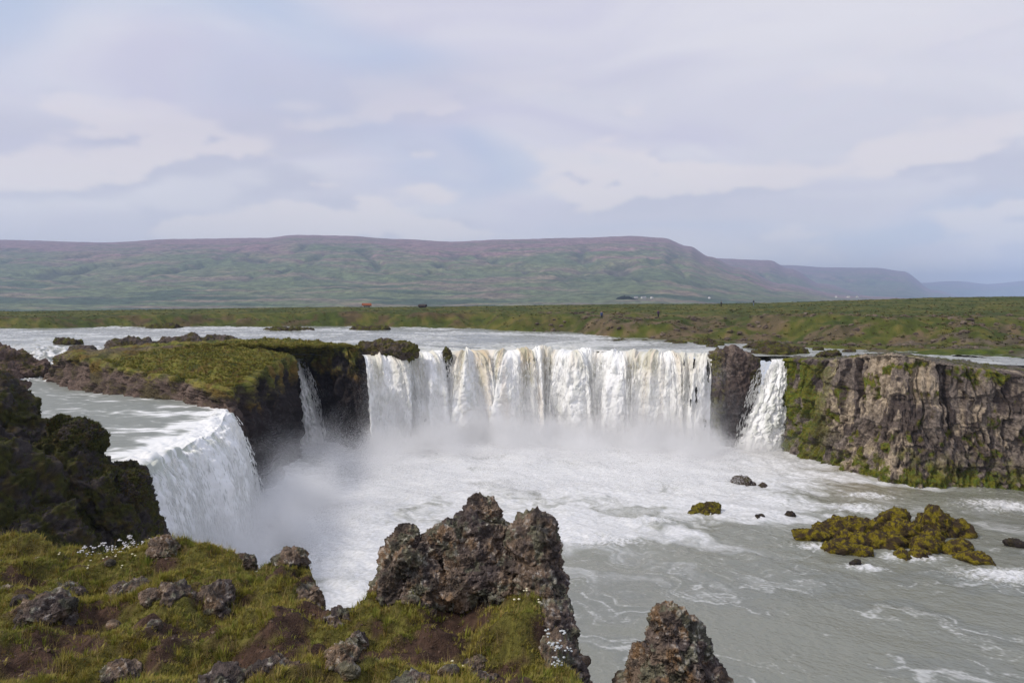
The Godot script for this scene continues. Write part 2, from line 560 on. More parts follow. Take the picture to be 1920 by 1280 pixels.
func pool() -> void:
	var w := 1080
	var h := 1080
	var x0 := -30.0
	var z0 := -106.0
	var size := 112.0
	var lace := noise(61, 1.0, 4, FastNoiseLite.TYPE_SIMPLEX_SMOOTH, FastNoiseLite.FRACTAL_RIDGED)
	var warp := noise(62, 0.16, 3)
	var broad := noise(63, 0.07, 4)
	var fine := noise(64, 2.2, 3)
	var streak := noise(65, 0.5, 4, FastNoiseLite.TYPE_SIMPLEX_SMOOTH, FastNoiseLite.FRACTAL_RIDGED)
	# how churned the water is at a place: 1 under the falls, 0 far down the river
	var churn := func(x: float, z: float) -> float:
		var a := sm(44, 8, Vector2((x - 2.0) * 0.8, z + 95.0).length() - 12.0)
		var b := sm(23, 3, Vector2(x + 17.0, (z + 52.0) * 0.55).length() - 2.0)
		var c := sm(12, 1.5, Vector2(x - 29.5, z + 91.0).length() - 1.5)
		var south := sm(-32, -56, z + (x + 6.0) * 0.35) 
		return clampf(maxf(maxf(a, b), c) * lerpf(1.0, 1.0, south), 0, 1)
	var splash := [[23.4, -73.5, 2.0], [17.0, -64.6, 2.6], [11.5, -62.0, 3.2], [21.0, -62.3, 1.4], [30.5, -66.0, 4.5], [45.0, -66.5, 6.0], [33.5, -49.5, 4.6], [23.2, -55.5, 2.6], [29.0, -53.2, 3.0], [34.0, -70.0, 3.5], [6.5, -57.0, 5.0], [24.5, -51.0, 2.0]]
	var rows := in_rows(h, func(j: int) -> PackedByteArray:
		var out := PackedByteArray()
		out.resize(w * 3)
		var z := z0 + size * (j + 0.5) / h
		var near := splash.filter(func(s: Array) -> bool: return absf(z - s[1]) < s[2] * 1.4)
		for i in w:
			var x := x0 + size * (i + 0.5) / w
			var wx := warp.get_noise_2d(x, z) * 3.2
			var wz := warp.get_noise_2d(x + 77, z - 31) * 3.2
			# along the current, which swings from the falls towards the lower right
			var fx := (x + wx) * 0.80 + (z + wz) * 0.60
			var fz := -(x + wx) * 0.60 + (z + wz) * 0.80
			var k: float = churn.call(x, z)
			var l := lace.get_noise_2d(fx * 0.16, fz * 0.5)
			var l2 := lace.get_noise_2d(fx * 0.5 + 50, fz * 1.5)
			var br := broad.get_noise_2d(fx * 0.7, fz * 1.8)
			var st := streak.get_noise_2d(fx * 0.10, fz * 0.75)
			var f := fine.get_noise_2d(x, z * 1.5)
			var foam := sm(0.18, 0.95, k * 1.1 + l * 0.28 * (k + 0.15) + l2 * 0.2 * (k + 0.12) + br * 0.8 - 0.14)
			foam = maxf(foam, 0.7 * sm(0.5, 1.0, l * 0.7 + l2 * 0.45) * sm(0.05, 0.45, k + 0.1))
			# drifting lines of foam
			foam = maxf(foam, 0.6 * sm(0.66, 1.05, st + 0.2 * l2 + br * 0.6 + 0.25 * f - 0.06))
			for s in near:
				if absf(x - s[0]) > s[2] * 1.7: continue
				var dx: float = (x - s[0]) * 0.80 + (z - s[1]) * 0.35
				var dz: float = -(x - s[0]) * 0.35 + (z - s[1]) * 1.7
				var r: float = sqrt(dx * dx + dz * dz) / s[2]
				if r < 1.3: foam = maxf(foam, sm(0.45, 1.0, (1.15 - r) * 0.9 + l2 * 0.42 + f * 0.25))
			foam = clampf(foam * (0.86 + 0.25 * f), 0, 1)
			# silty water, browner along the right-hand cliff
			var c := rgb8(125, 126, 114).lerp(rgb8(132, 124, 105), sm(12, 3, absf((z + 80.0) + (x - 36.0) * 0.75 - 2.0)) * 0.8 * sm(26, 36, x))
			c = c.lerp(rgb8(118, 120, 111), sm(-0.1, 0.3, br))
			c = c.lerp(rgb8(226, 226, 226), foam)
			out[i * 3] = int(c.r * 255)
			out[i * 3 + 1] = int(c.g * 255)
			out[i * 3 + 2] = int(c.b * 255)
		return out)
	var n := 520
	var swell := noise(66, 1.0 / 6.0, 4)
	var chop := noise(67, 1.0 / 1.3, 4)
	var verts := PackedVector3Array()
	var uvs := PackedVector2Array()
	var uv2 := PackedVector2Array()
	for j in n:
		for i in n:
			var a := float(i) / (n - 1)
			var b := float(j) / (n - 1)
			var x := x0 + size * a
			var z := z0 + size * b
			var k: float = churn.call(x, z)
			var fx := x * 0.8 + z * 0.6
			var fz := -x * 0.6 + z * 0.8
			var y := swell.get_noise_2d(fx * 0.6, fz) * (0.09 + 0.38 * k) + chop.get_noise_2d(fx * 0.7, fz * 1.2) * (0.05 + 0.12 * k)
			for s in splash:
				var r := Vector2((x - s[0]) * 0.9, (z - s[1]) * 1.5).length() / float(s[2])
				if r < 1.0: y += (1.0 - r) * 0.3 * (0.4 + chop.get_noise_2d(x * 2.0, z * 2.0))
			verts.append(Vector3(x, y, z))
			uvs.append(Vector2(fx, fz))
			uv2.append(Vector2(a, b))
	var m := StandardMaterial3D.new()
	m.resource_name = "silty water"
	m.detail_enabled = true
	m.detail_blend_mode = BaseMaterial3D.BLEND_MODE_MIX
	m.detail_albedo = image_of(w, rows)
	m.detail_uv_layer = BaseMaterial3D.DETAIL_UV_2
	m.normal_enabled = true
	m.normal_texture = noise_tex(noise(68, 0.018, 5), Color.BLACK, Color.WHITE, 512, true)
	m.normal_scale = 0.9
	m.uv1_scale = Vector3(0.16, 0.3, 1)
	m.roughness = 0.2
	m.metallic_specular = 0.5
	var o := put("river_pool", commit(verts, PackedColorArray(), grid_index(n, n), true, uvs, uv2), m)
	tag(o, "grey green river pool with white foam spreading below the falls", "water", "", "structure")

func left_channel() -> void:
	var swell := noise(71, 1.0 / 6.0, 4)
	var chop := noise(72, 1.0 / 1.1, 4)
	var lace := noise(73, 1.0 / 2.2, 4, FastNoiseLite.TYPE_SIMPLEX_SMOOTH, FastNoiseLite.FRACTAL_RIDGED)
	var broad := noise(74, 1.0 / 8.0, 3)
	var boil := cells(75, 0.9, FastNoiseLite.RETURN_DISTANCE)
	var froth := cells(76, 2.2, FastNoiseLite.RETURN_DISTANCE)
	# flat channel, brink and falling sheet are one surface: rows run across the current
	var brink := row([[-27.0, 9.0, -69.0], [-24.6, 9.0, -63.8], [-23.0, 9.0, -58.6], [-21.7, 8.9, -52.6], [-21.5, 9.05, -46.5], [-20.9, 9.0, -42.2], [-20.8, 9.0, -40.2]])
	var up1 := row([[-31, 9.05, -70.5], [-28.5, 9.05, -66.0], [-26.8, 9.05, -60.5], [-26, 9.05, -54.0], [-26, 9.05, -48.0], [-25.5, 9.05, -43.0], [-25, 9.05, -39.5]])
	var up2 := row([[-62, 9.3, -94], [-58, 9.3, -89], [-53, 9.3, -82], [-50, 9.3, -76], [-48, 9.3, -68], [-46, 9.3, -60], [-44, 9.3, -50]])
	var out_row := func(k: float, y: float) -> PackedVector3Array:
		var r := PackedVector3Array()
		for q in 7:
			var o: Vector3 = Vector3(0.95, 0, 0.3) if q < 2 else (Vector3(1, 0, 0.1) if q < 5 else Vector3(0.97, 0, -0.2))
			r.append(Vector3(brink[q].x, y, brink[q].z) + o * k)
		return r
	var rows := [up2, up1, brink, out_row.call(0.7, 8.55), out_row.call(1.25, 7.5), out_row.call(1.75, 5.9), out_row.call(2.2, 3.8), out_row.call(2.55, 1.6), out_row.call(2.8, -0.4)]
	var disp := func(p: Vector3, n: Vector3, s: float, t: float) -> Vector3:
		if n.y < 0: n = -n
		var a := swell.get_noise_3dv(p * Vector3(0.8, 0.5, 0.8)) 
		var c := chop.get_noise_3dv(p * Vector3(1, 0.35, 1))
		var white := sm(1.2, 2.3, t)
		var v := a * (0.14 + 0.42 * white) + c * (0.05 + 0.19 * white)
		if t > 2.0:
			v += 0.6 * swell.get_noise_2d(p.z * 1.0, p.y * 0.16) + 0.10 * chop.get_noise_2d(p.z * 1.6, p.y * 0.3)
		if t < 3.0 and t > 1.0: v += (0.7 * maxf(0, a) + 0.5 * broad.get_noise_2d(p.x * 1.8, p.z * 1.8)) * white * sm(3.0, 2.0, t)
		var at := Vector3(p.x + 0.4 * a, p.y * 0.55, p.z + 0.5 * c)
		v -= ((boil.get_noise_3dv(at) + 0.5) * 0.5 + (froth.get_noise_3dv(at) + 0.5) * 0.22) * white
		return n * v
	var tint := func(p: Vector3, s: float, t: float) -> Color:
		var l := lace.get_noise_2d(p.x * 0.5 + p.z * 0.3, p.z * 0.9)
		var b := broad.get_noise_2d(p.x, p.z * 1.3)
		var white := sm(0.6, 1.9, t + 0.9 * b + 0.35 * l)
		var foam := maxf(sm(0.25, 1.0, white * 1.1 + l * 0.28), 0.6 * sm(0.5, 0.9, l + b * 0.5))
		var c := rgb8(128, 131, 124).lerp(rgb8(232, 232, 229), foam)
		if t > 2.0:
			var k := chop.get_noise_2d(p.z * 1.1, p.y * 0.22) + 0.6 * swell.get_noise_2d(p.z * 2.0, p.y * 0.4)
			c = rgb8(236, 236, 234).lerp(rgb8(164, 169, 154), 0.65 * sm(0.0, 0.4, k + 0.25 * sm(3.4, 2.0, t)) * sm(4.6, 2.4, t))
		return c
	var o := put("waterfall", loft(rows, false, 420, [150, 90, 26, 26, 30, 34, 34, 30], disp, tint), M.foam)
	tag(o, "broad white waterfall pouring from the side channel beside the dark mossy cliff", "waterfall")
	strands(o, brink, 0.24, 0.9, func(s: float) -> Vector3: return Vector3(1, 0, 0.05), 2.8, 9.3, 7000, 5)
	# chute that feeds the side channel
	var ra := row([[-66, 11.8, -104], [-62.5, 11.7, -105], [-58.5, 11.7, -106], [-55.0, 11.8, -106]])
	var rb := row([[-64, 11.4, -98], [-61.3, 11.3, -98.5], [-58.4, 11.3, -99.2], [-56.0, 11.4, -99]])
	var rc := row([[-62, 9.5, -92.5], [-60.0, 9.4, -92.6], [-57.6, 9.4, -92.8], [-55.6, 9.5, -92.0]])
	var rd := row([[-60.5, 9.2, -88], [-58.0, 9.2, -87], [-55.0, 9.2, -86], [-53, 9.2, -85.0]])
	var c2 := put("river_chute", loft([ra, rb, rc, rd], false, 90, [40, 50, 30], func(p: Vector3, n: Vector3, s: float, t: float) -> Vector3:
		return Vector3(0, chop.get_noise_3dv(p) * 0.5 + swell.get_noise_3dv(p * 2.0) * 0.4, 0), func(p: Vector3, s: float, t: float) -> Color:
		return rgb8(150, 152, 146).lerp(rgb8(224, 224, 222), sm(-0.25, 0.2, chop.get_noise_3dv(p * 0.8)))), M.foam)
	tag(c2, "short white chute of rapids between the left rocks and the grassy island", "rapids")

# falling strings of drops thrown off a brink
var drop_mesh: ArrayMesh
func strands(parent: Node, brink: PackedVector3Array, s0: float, s1: float, outward: Callable, throw: float, fall: float, count: int, sd: int) -> void:
	if drop_mesh == null:
		var v := PackedVector3Array([Vector3(0, 1, 0), Vector3(1, 0, 0), Vector3(0, 0, 1), Vector3(-1, 0, 0), Vector3(0, 0, -1), Vector3(0, -1.4, 0)])
		drop_mesh = commit(v, PackedColorArray(), PackedInt32Array([0, 1, 2, 0, 2, 3, 0, 3, 4, 0, 4, 1, 5, 2, 1, 5, 3, 2, 5, 4, 3, 5, 1, 4]), false)
	var r := RandomNumberGenerator.new()
	r.seed = sd
	var clump := noise(sd + 500, 1.0 / 1.2, 3)
	var places := []
	var tints := PackedColorArray()
	var base: Node3D = parent
	for k in count:
		var s := r.randf_range(s0, s1)
		var p := along(brink, s)
		var tau := sqrt(r.randf_range(0.02, 1.0))
		var o: Vector3 = outward.call(s)
		var y := fall * tau * tau
		if clump.get_noise_2d(p.x + p.z, y * 0.3) < r.randf_range(-0.5, 0.25): continue
		var q := p + o * (throw * tau + r.randfn(0.12, 0.22) + 0.25 * tau) + Vector3(0, 0.15 - y, 0)
		var dir := (o * throw + Vector3(0, -2.0 * fall * tau, 0)).normalized()
		var side := dir.cross(Vector3(0.3, 0, 1)).normalized()
		var wide := r.randf_range(0.014, 0.042)
		var long := r.randf_range(0.08, 0.32) * (0.5 + tau)
		places.append(Transform3D(Basis(side * wide, dir * long, side.cross(dir) * wide), q - base.position))
		var g := r.randf_range(0.88, 0.95)
		tints.append(Color(g, g, g * 0.99))
	var m := scatter("spray", drop_mesh, M.drop, places, tints, parent)
	m.set_meta("kind", "stuff")

func falls() -> void:
	var lobes := noise(81, 1.0 / 3.5, 3)
	var fold := noise(82, 1.0 / 0.9, 4)
	var fine := noise(83, 1.0 / 0.35, 3)
	var stain := noise(84, 1.0 / 2.6, 3)
	var gap := noise(85, 1.0 / 1.1, 3)
	var boil := cells(86, 1.0, FastNoiseLite.RETURN_DISTANCE)
	var froth := cells(87, 2.4, FastNoiseLite.RETURN_DISTANCE)
	var brink := row(LIP)
	var ns := 1000
	var nt := 210
	var verts := PackedVector3Array()
	var cols := PackedColorArray()
	var skip := PackedByteArray()
	for j in nt:
		var t := float(j) / (nt - 1)
		for i in ns:
			var s := float(i) / (ns - 1)
			var p := along(brink, s)
			var tan := (along(brink, minf(s + 0.01, 1)) - along(brink, maxf(s - 0.01, 0))).normalized()
			var o := Vector3(-tan.z, 0, tan.x)
			if o.z < 0: o = -o
			o = (o + Vector3(0, 0, 0.6)).normalized()
			var big := lobes.get_noise_1d(p.x * 1.0)
			var throw := 3.4 + 3.4 * big
			var q: Vector3
			var tau := 0.0
			if t < 0.14:
				var b := 1.0 - t / 0.14
				q = p - o * 2.4 * b
				q.y = lerpf(p.y, 11.5, sqrt(b))
			else:
				tau = (t - 0.14) / 0.86
				q = p + o * throw * tau + Vector3(0, -11.6 * (tau * tau * 0.75 + tau * 0.25 * tau), 0)
			var f1 := fold.get_noise_2d(p.x * 1.0 + big * 1.5, q.y * 0.16)
			var f2 := fold.get_noise_2d(p.x * 2.1 + 40.0, q.y * 0.5)
			var f3 := fine.get_noise_2d(p.x, q.y * 0.45)
			var a := sm(0.08, 0.45, t)
			q += o * ((0.30 * f1 + 1.3 * lobes.get_noise_2d(p.x * 1.15, q.y * 0.10)) * (0.3 + a) + 0.15 * f2 * a + 0.08 * f3 * a)
			q.y += (0.2 + maxf(-0.15, 0.34 * f2 + 1.1 * lobes.get_noise_2d(p.x * 1.3, 5.0))) * sm(0.42, 0.1, t) * sm(0.0, 0.07, t)
			q.x += 0.10 * f3 * a
			# heaped froth
			var at := Vector3(p.x + 0.5 * f1, q.y * 0.55 + 0.4 * f2, big * 3.0)
			var heap_up := -(boil.get_noise_3dv(at * 0.85) + 0.5) * 0.55 - (froth.get_noise_3dv(at) + 0.5) * 0.24
			q += o * heap_up * (0.25 + 0.9 * a) + Vector3(0, heap_up * 0.5 * sm(0.35, 0.12, t) * sm(0.02, 0.1, t), 0)
			verts.append(q)
			# clear silty water slides over the brink in places and turns white as it breaks
			var glass := sm(0.0, 0.35, stain.get_noise_2d(p.x * 0.9, q.y * 0.05) + 0.12) * sm(0.75, 0.15, tau + 0.3 * f1)
			var tan_zone := sm(-9.0, -5.0, p.x) * sm(6.0, 2.5, p.x) + 0.5 * sm(15.0, 18.0, p.x) * sm(23.5, 20.0, p.x)
			var c := rgb8(238, 238, 235).lerp(rgb8(206, 207, 200), 0.7 * sm(-0.02, 0.42, f2 * 0.6 + f1 * 0.7))
			c = c.lerp(rgb8(164, 158, 126).lerp(rgb8(190, 172, 140), sm(-0.1, 0.2, f1)), glass * (0.35 + 0.5 * tan_zone))
			c = c.lerp(rgb8(226, 212, 190), 0.5 * tan_zone * sm(0.0, 0.4, stain.get_noise_2d(p.x * 1.6 + 9, q.y * 0.1)))
			cols.append(c)
			# torn places where the rock wall shows between the strings of water
			var thin := 1.6 * sm(0.9, 0.2, absf(p.x + 8.7)) * sm(0.75, 0.35, t) + 0.45 * sm(0.7, 0.1, absf(p.x - 6.2)) * sm(0.75, 0.4, t) + 0.46 * sm(21.6, 23.0, p.x) + 0.3 * sm(-10.5, -11.5, p.x) * sm(-15.0, -14.0, p.x)
			var g := gap.get_noise_2d(p.x * (2.6 if p.x > 21 else 1.3), q.y * 0.22 + 3.0) * 0.5 + 0.5
			skip.append(1 if t > 0.16 and thin * (1.0 - 0.35 * tau) > g * 1.25 else 0)
	var o := put("waterfall", commit(verts, cols, grid_index(ns, nt, false, skip)), M.foam)
	tag(o, "wide curved white waterfall dropping over the full width of the river ledge", "waterfall")
	strands(o, brink, 0.0, 0.985, func(s: float) -> Vector3:
		var tan := (along(brink, minf(s + 0.01, 1)) - along(brink, maxf(s - 0.01, 0))).normalized()
		return (Vector3(-tan.z, 0, tan.x) * (-1.0 if tan.x < 0 else 1.0) + Vector3(0, 0, 0.6)).normalized(), 3.6, 11.4, 15000, 7)
	# the rock wall behind the sheet
	var b0 := PackedVector3Array()
	var b1 := PackedVector3Array()
	var b2 := PackedVector3Array()
	for p in brink:
		b0.append(Vector3(p.x, -0.5, p.z - 0.6))
		b1.append(Vector3(p.x, 10.75, p.z - 1.3))
		b2.append(Vector3(p.x, 10.6, p.z - 4.0))
	var wall := put("rock_ledge", loft([b0, b1, b2], false, 300, [60, 10], func(p: Vector3, n: Vector3, s: float, t: float) -> Vector3:
		return Vector3(0, 0, 0.9 * lobes.get_noise_2d(p.x, p.y * 0.3) + 0.4 * fold.get_noise_2d(p.x, p.y)), func(p: Vector3, s: float, t: float) -> Color:
		return rgb8(70, 62, 58) * (1.0 + 0.4 * fold.get_noise_3dv(p))), M.wet)
	tag(wall, "dark wet rock ledge behind the curtain of the wide waterfall", "rock ledge", "", "structure")
	# narrow falls: left one out of the island notch, right one beside the tall cliff
	narrow("narrow white waterfall spouting from a notch in the grassy island", Vector3(-29.7, 10.7, -98.4), Vector3(-28.0, 10.55, -98.0), Vector3(-28.3, -0.4, -95.6), Vector3(-23.9, -0.4, -94.8), 91, 0.12)
	narrow("narrow white waterfall between the square rock buttress and the tall cliff", Vector3(33.3, 10.8, -95.4), Vector3(35.3, 10.9, -95.0), Vector3(28.0, -0.4, -92.2), Vector3(33.8, -0.4, -91.4), 95, 0.12)

func narrow(label: String, a: Vector3, b: Vector3, a2: Vector3, b2: Vector3, sd: int, torn: float) -> void:
	var fold := noise(sd, 1.0 / 0.8, 4)
	var gap := noise(sd + 1, 1.0 / 0.55, 4)
	var ns := 110
	var nt := 240
	var verts := PackedVector3Array()
	var cols := PackedColorArray()
	var skip := PackedByteArray()
	for j in nt:
		var t := float(j) / (nt - 1)
		for i in ns:
			var s := float(i) / (ns - 1)
			var p := a.lerp(b, s)
			var e := a2.lerp(b2, s)
			var q: Vector3
			if t < 0.12:
				q = p + Vector3(0.5, 0.25, -2.4) * (1.0 - t / 0.12)
			else:
				var tau := (t - 0.12) / 0.88
				q = Vector3(lerpf(p.x, e.x, pow(tau, 1.15)), lerpf(p.y, e.y, tau * tau * 0.6 + tau * 0.4), lerpf(p.z, e.z, pow(tau, 0.7)))
				q.z += 0.9 * (1.0 - pow(2.0 * s - 1.0, 2.0)) * sm(0.0, 0.4, tau)
			var f := fold.get_noise_3d(s * 5.0, q.y * 0.35, 0.0)
			var f2 := gap.get_noise_3d(s * 4.0, q.y * 0.7, 4.0)
			q += Vector3(0.25 * f2, 0.1 * f2, 0.5 * f + 0.35 * f2) * sm(0.05, 0.4, t)
			verts.append(q)
			cols.append(rgb8(238, 238, 235).lerp(rgb8(196, 198, 190), sm(0.0, 0.4, f + 0.4 * f2)))
			var edge := 1.0 - absf(2.0 * s - 1.0)
			var g := gap.get_noise_2d(s * 3.0 + 20.0, q.y * 0.45) * 0.5 + 0.5
			skip.append(1 if t > 0.2 and g < torn * (0.95 - 0.8 * s) + 0.28 * sm(0.25, 0.0, edge) else 0)
	var o := put("waterfall", commit(verts, cols, grid_index(ns, nt, false, skip)), M.foam)
	tag(o, label, "waterfall")
	var brink := PackedVector3Array([a, a.lerp(b, 0.33), a.lerp(b, 0.66), b])
	var throw: Vector3 = (a2 + b2) / 2 - (a + b) / 2
	throw.y = 0
	var spread := ((b2 - a2).length() - (b - a).length()) * 0.5
	strands(o, brink, 0.0, 1.0, func(s: float) -> Vector3: return (throw + (b - a).normalized() * spread * (2.0 * s - 1.0)) / throw.length(), throw.length(), 11.0, 3200, sd)

# ---------------------------------------------------------------- rocks by the falls
func island() -> void:
	var base := row([[-54, 8.4, -86], [-47, 8.4, -78.5], [-40.6, 8.4, -74.3], [-32.4, 8.3, -70.3], [-24.8, 7.4, -65.2], [-24.4, -0.5, -72], [-25.2, -0.5, -81], [-26.0, -0.5, -89.5], [-28.4, -0.5, -97.2], [-25.2, -0.5, -97.0], [-21.3, -0.5, -93.6], [-18.4, -0.5, -93.4], [-18.0, 8.5, -97], [-21, 10.8, -103], [-32, 10.8, -107.5], [-44, 10.8, -108], [-54, 10.5, -103], [-57, 8.6, -94]])
	var rim := row([[-53, 11.3, -88], [-48.2, 12.9, -82], [-41.5, 11.9, -77], [-33, 11.2, -72], [-25.6, 10.7, -67.2], [-25.6, 11.2, -73], [-26.3, 11.5, -81], [-27.0, 11.8, -89.7], [-29.6, 10.5, -98.6], [-26.2, 11.7, -98.2], [-22.4, 12.5, -95.0], [-20.2, 12.3, -95.4], [-20.2, 12.2, -98], [-23, 12.3, -102], [-32, 12.9, -105.5], [-44, 12.6, -105.5], [-52, 12.2, -101], [-55, 11.6, -94]])
	var c := Vector3(-38, 13.0, -90)
	var mid := PackedVector3Array()
	var core := PackedVector3Array()
	for p in rim:
		var m := p.lerp(c, 0.3)
		m.y = lerpf(p.y, 13.0, 0.55)
		mid.append(m)
		core.append(p.lerp(c, 0.985))
	var big := noise(101, 1.0 / 5.0, 4)
	var col := cells(102, 0.55)
	var crag := noise(103, 1.0 / 1.6, 5, FastNoiseLite.TYPE_SIMPLEX_SMOOTH, FastNoiseLite.FRACTAL_RIDGED)
	var hum := noise(104, 1.0 / 2.4, 4)
	var patch := noise(105, 1.0 / 3.6, 4)
	var fine := noise(106, 1.0 / 0.5, 3)
	var disp := func(p: Vector3, n: Vector3, s: float, t: float) -> Vector3:
		if n.dot(p - Vector3(-38, 4, -88)) < 0: n = -n
		var w := sm(1.25, 0.9, t)
		var side := big.get_noise_3dv(p) * 1.1 + col.get_noise_2d((p.x - p.z) * 1.1 + big.get_noise_3dv(p) * 2.0, p.y * 0.1) * 0.3 + crag.get_noise_3dv(p * Vector3(1, 0.6, 1) * 0.8) * 0.75 + fine.get_noise_3dv(p) * 0.16
		var flat := Vector3(n.x, n.y * 0.3, n.z)
		return flat * side * w * sm(0, 0.1, t + 0.05) + Vector3(0, (hum.get_noise_2d(p.x, p.z) * 0.5 + fine.get_noise_2d(p.x, p.z) * 0.1) * sm(0.9, 1.2, t), 0)
	var tint := func(p: Vector3, s: float, t: float) -> Color:
		var k := patch.get_noise_3dv(p)
		var f := fine.get_noise_3dv(p)
		var wet := sm(0.21, 0.26, s) * sm(0.7, 0.66, s)
		var rock := rgb8(112, 96, 86).lerp(rgb8(84, 72, 66), sm(-0.2, 0.3, k)).lerp(rgb8(52, 46, 45), wet)
		rock = rock.lerp(rgb8(74, 54, 44), 0.8 * wet * sm(0.05, 0.3, k) * sm(0.45, 0.9, t))
		rock = rock.lerp(rgb8(92, 90, 36), 0.8 * (1.0 - wet) * sm(0.08, 0.3, k + f * 0.4) * (0.4 + 0.6 * sm(0.12, 0.02, t)))
		var grass := rgb8(112, 112, 48).lerp(rgb8(128, 118, 58), sm(-0.1, 0.3, hum.get_noise_2d(p.x * 1.7, p.z * 1.7)))
		grass = grass.lerp(rgb8(70, 76, 34), 0.8 * sm(0.05, 0.3, patch.get_noise_2d(p.x * 1.3 + 50, p.z * 1.3)))
		grass = grass.lerp(rgb8(104, 76, 44), 0.6 * sm(0.15, 0.35, k))
		# bare rock at the upstream end
		var bare := sm(0.13, 0.03, s) + sm(0.78, 0.86, s) * sm(1.5, 1.1, t)
		var edge := sm(0.72, 0.98, t + 0.35 * k + 0.1 * f)
		return rock.lerp(grass, edge * (1.0 - clampf(bare, 0, 1) * sm(0.25, -0.05, k - 0.12 * (t - 1.0)))) * (1.0 + 0.25 * f)
	var o := put("island", loft([base, rim, mid, core], true, 620, [70, 34, 60], disp, tint), M.cliff)
	tag(o, "grassy rock island with dark cliffs between the two broad waterfalls", "island", "", "structure")
	# grass on its top
	var tuft := tuft_mesh(8, 12)
	var places := []
	var tints := PackedColorArray()
	for k in 15000:
		var s := rng.randf()
		if s < 0.1 or s > 0.8: continue
		var t := rng.randf()
		var p := along(rim, s, true)
		var q := p.lerp(c, t * t * 0.95)
		q.y = lerpf(p.y, 13.0, minf(t * t * 0.95 / 0.3, 1.0) * 0.55) if t * t * 0.95 < 0.3 else lerpf(lerpf(p.y, 13.0, 0.55), 13.0, (t * t * 0.95 - 0.3) / 0.7)
		q.y += hum.get_noise_2d(q.x, q.z) * 0.5 - 0.04
		var z := rng.randf_range(0.12, 0.34)
		places.append(Transform3D(Basis(Vector3.UP, rng.randf() * TAU).scaled(Vector3(z * 1.6, z, z * 1.6)), q))
		tints.append(rgb8(122, 120, 48).lerp([rgb8(92, 98, 42), rgb8(148, 134, 68), rgb8(116, 92, 52)][rng.randi() % 3], rng.randf() * 0.8))
	var g := scatter("island_grass", tuft, M.blade, places, tints)
	tag(g, "rough olive grass on top of the island between the falls", "grass", "", "stuff")

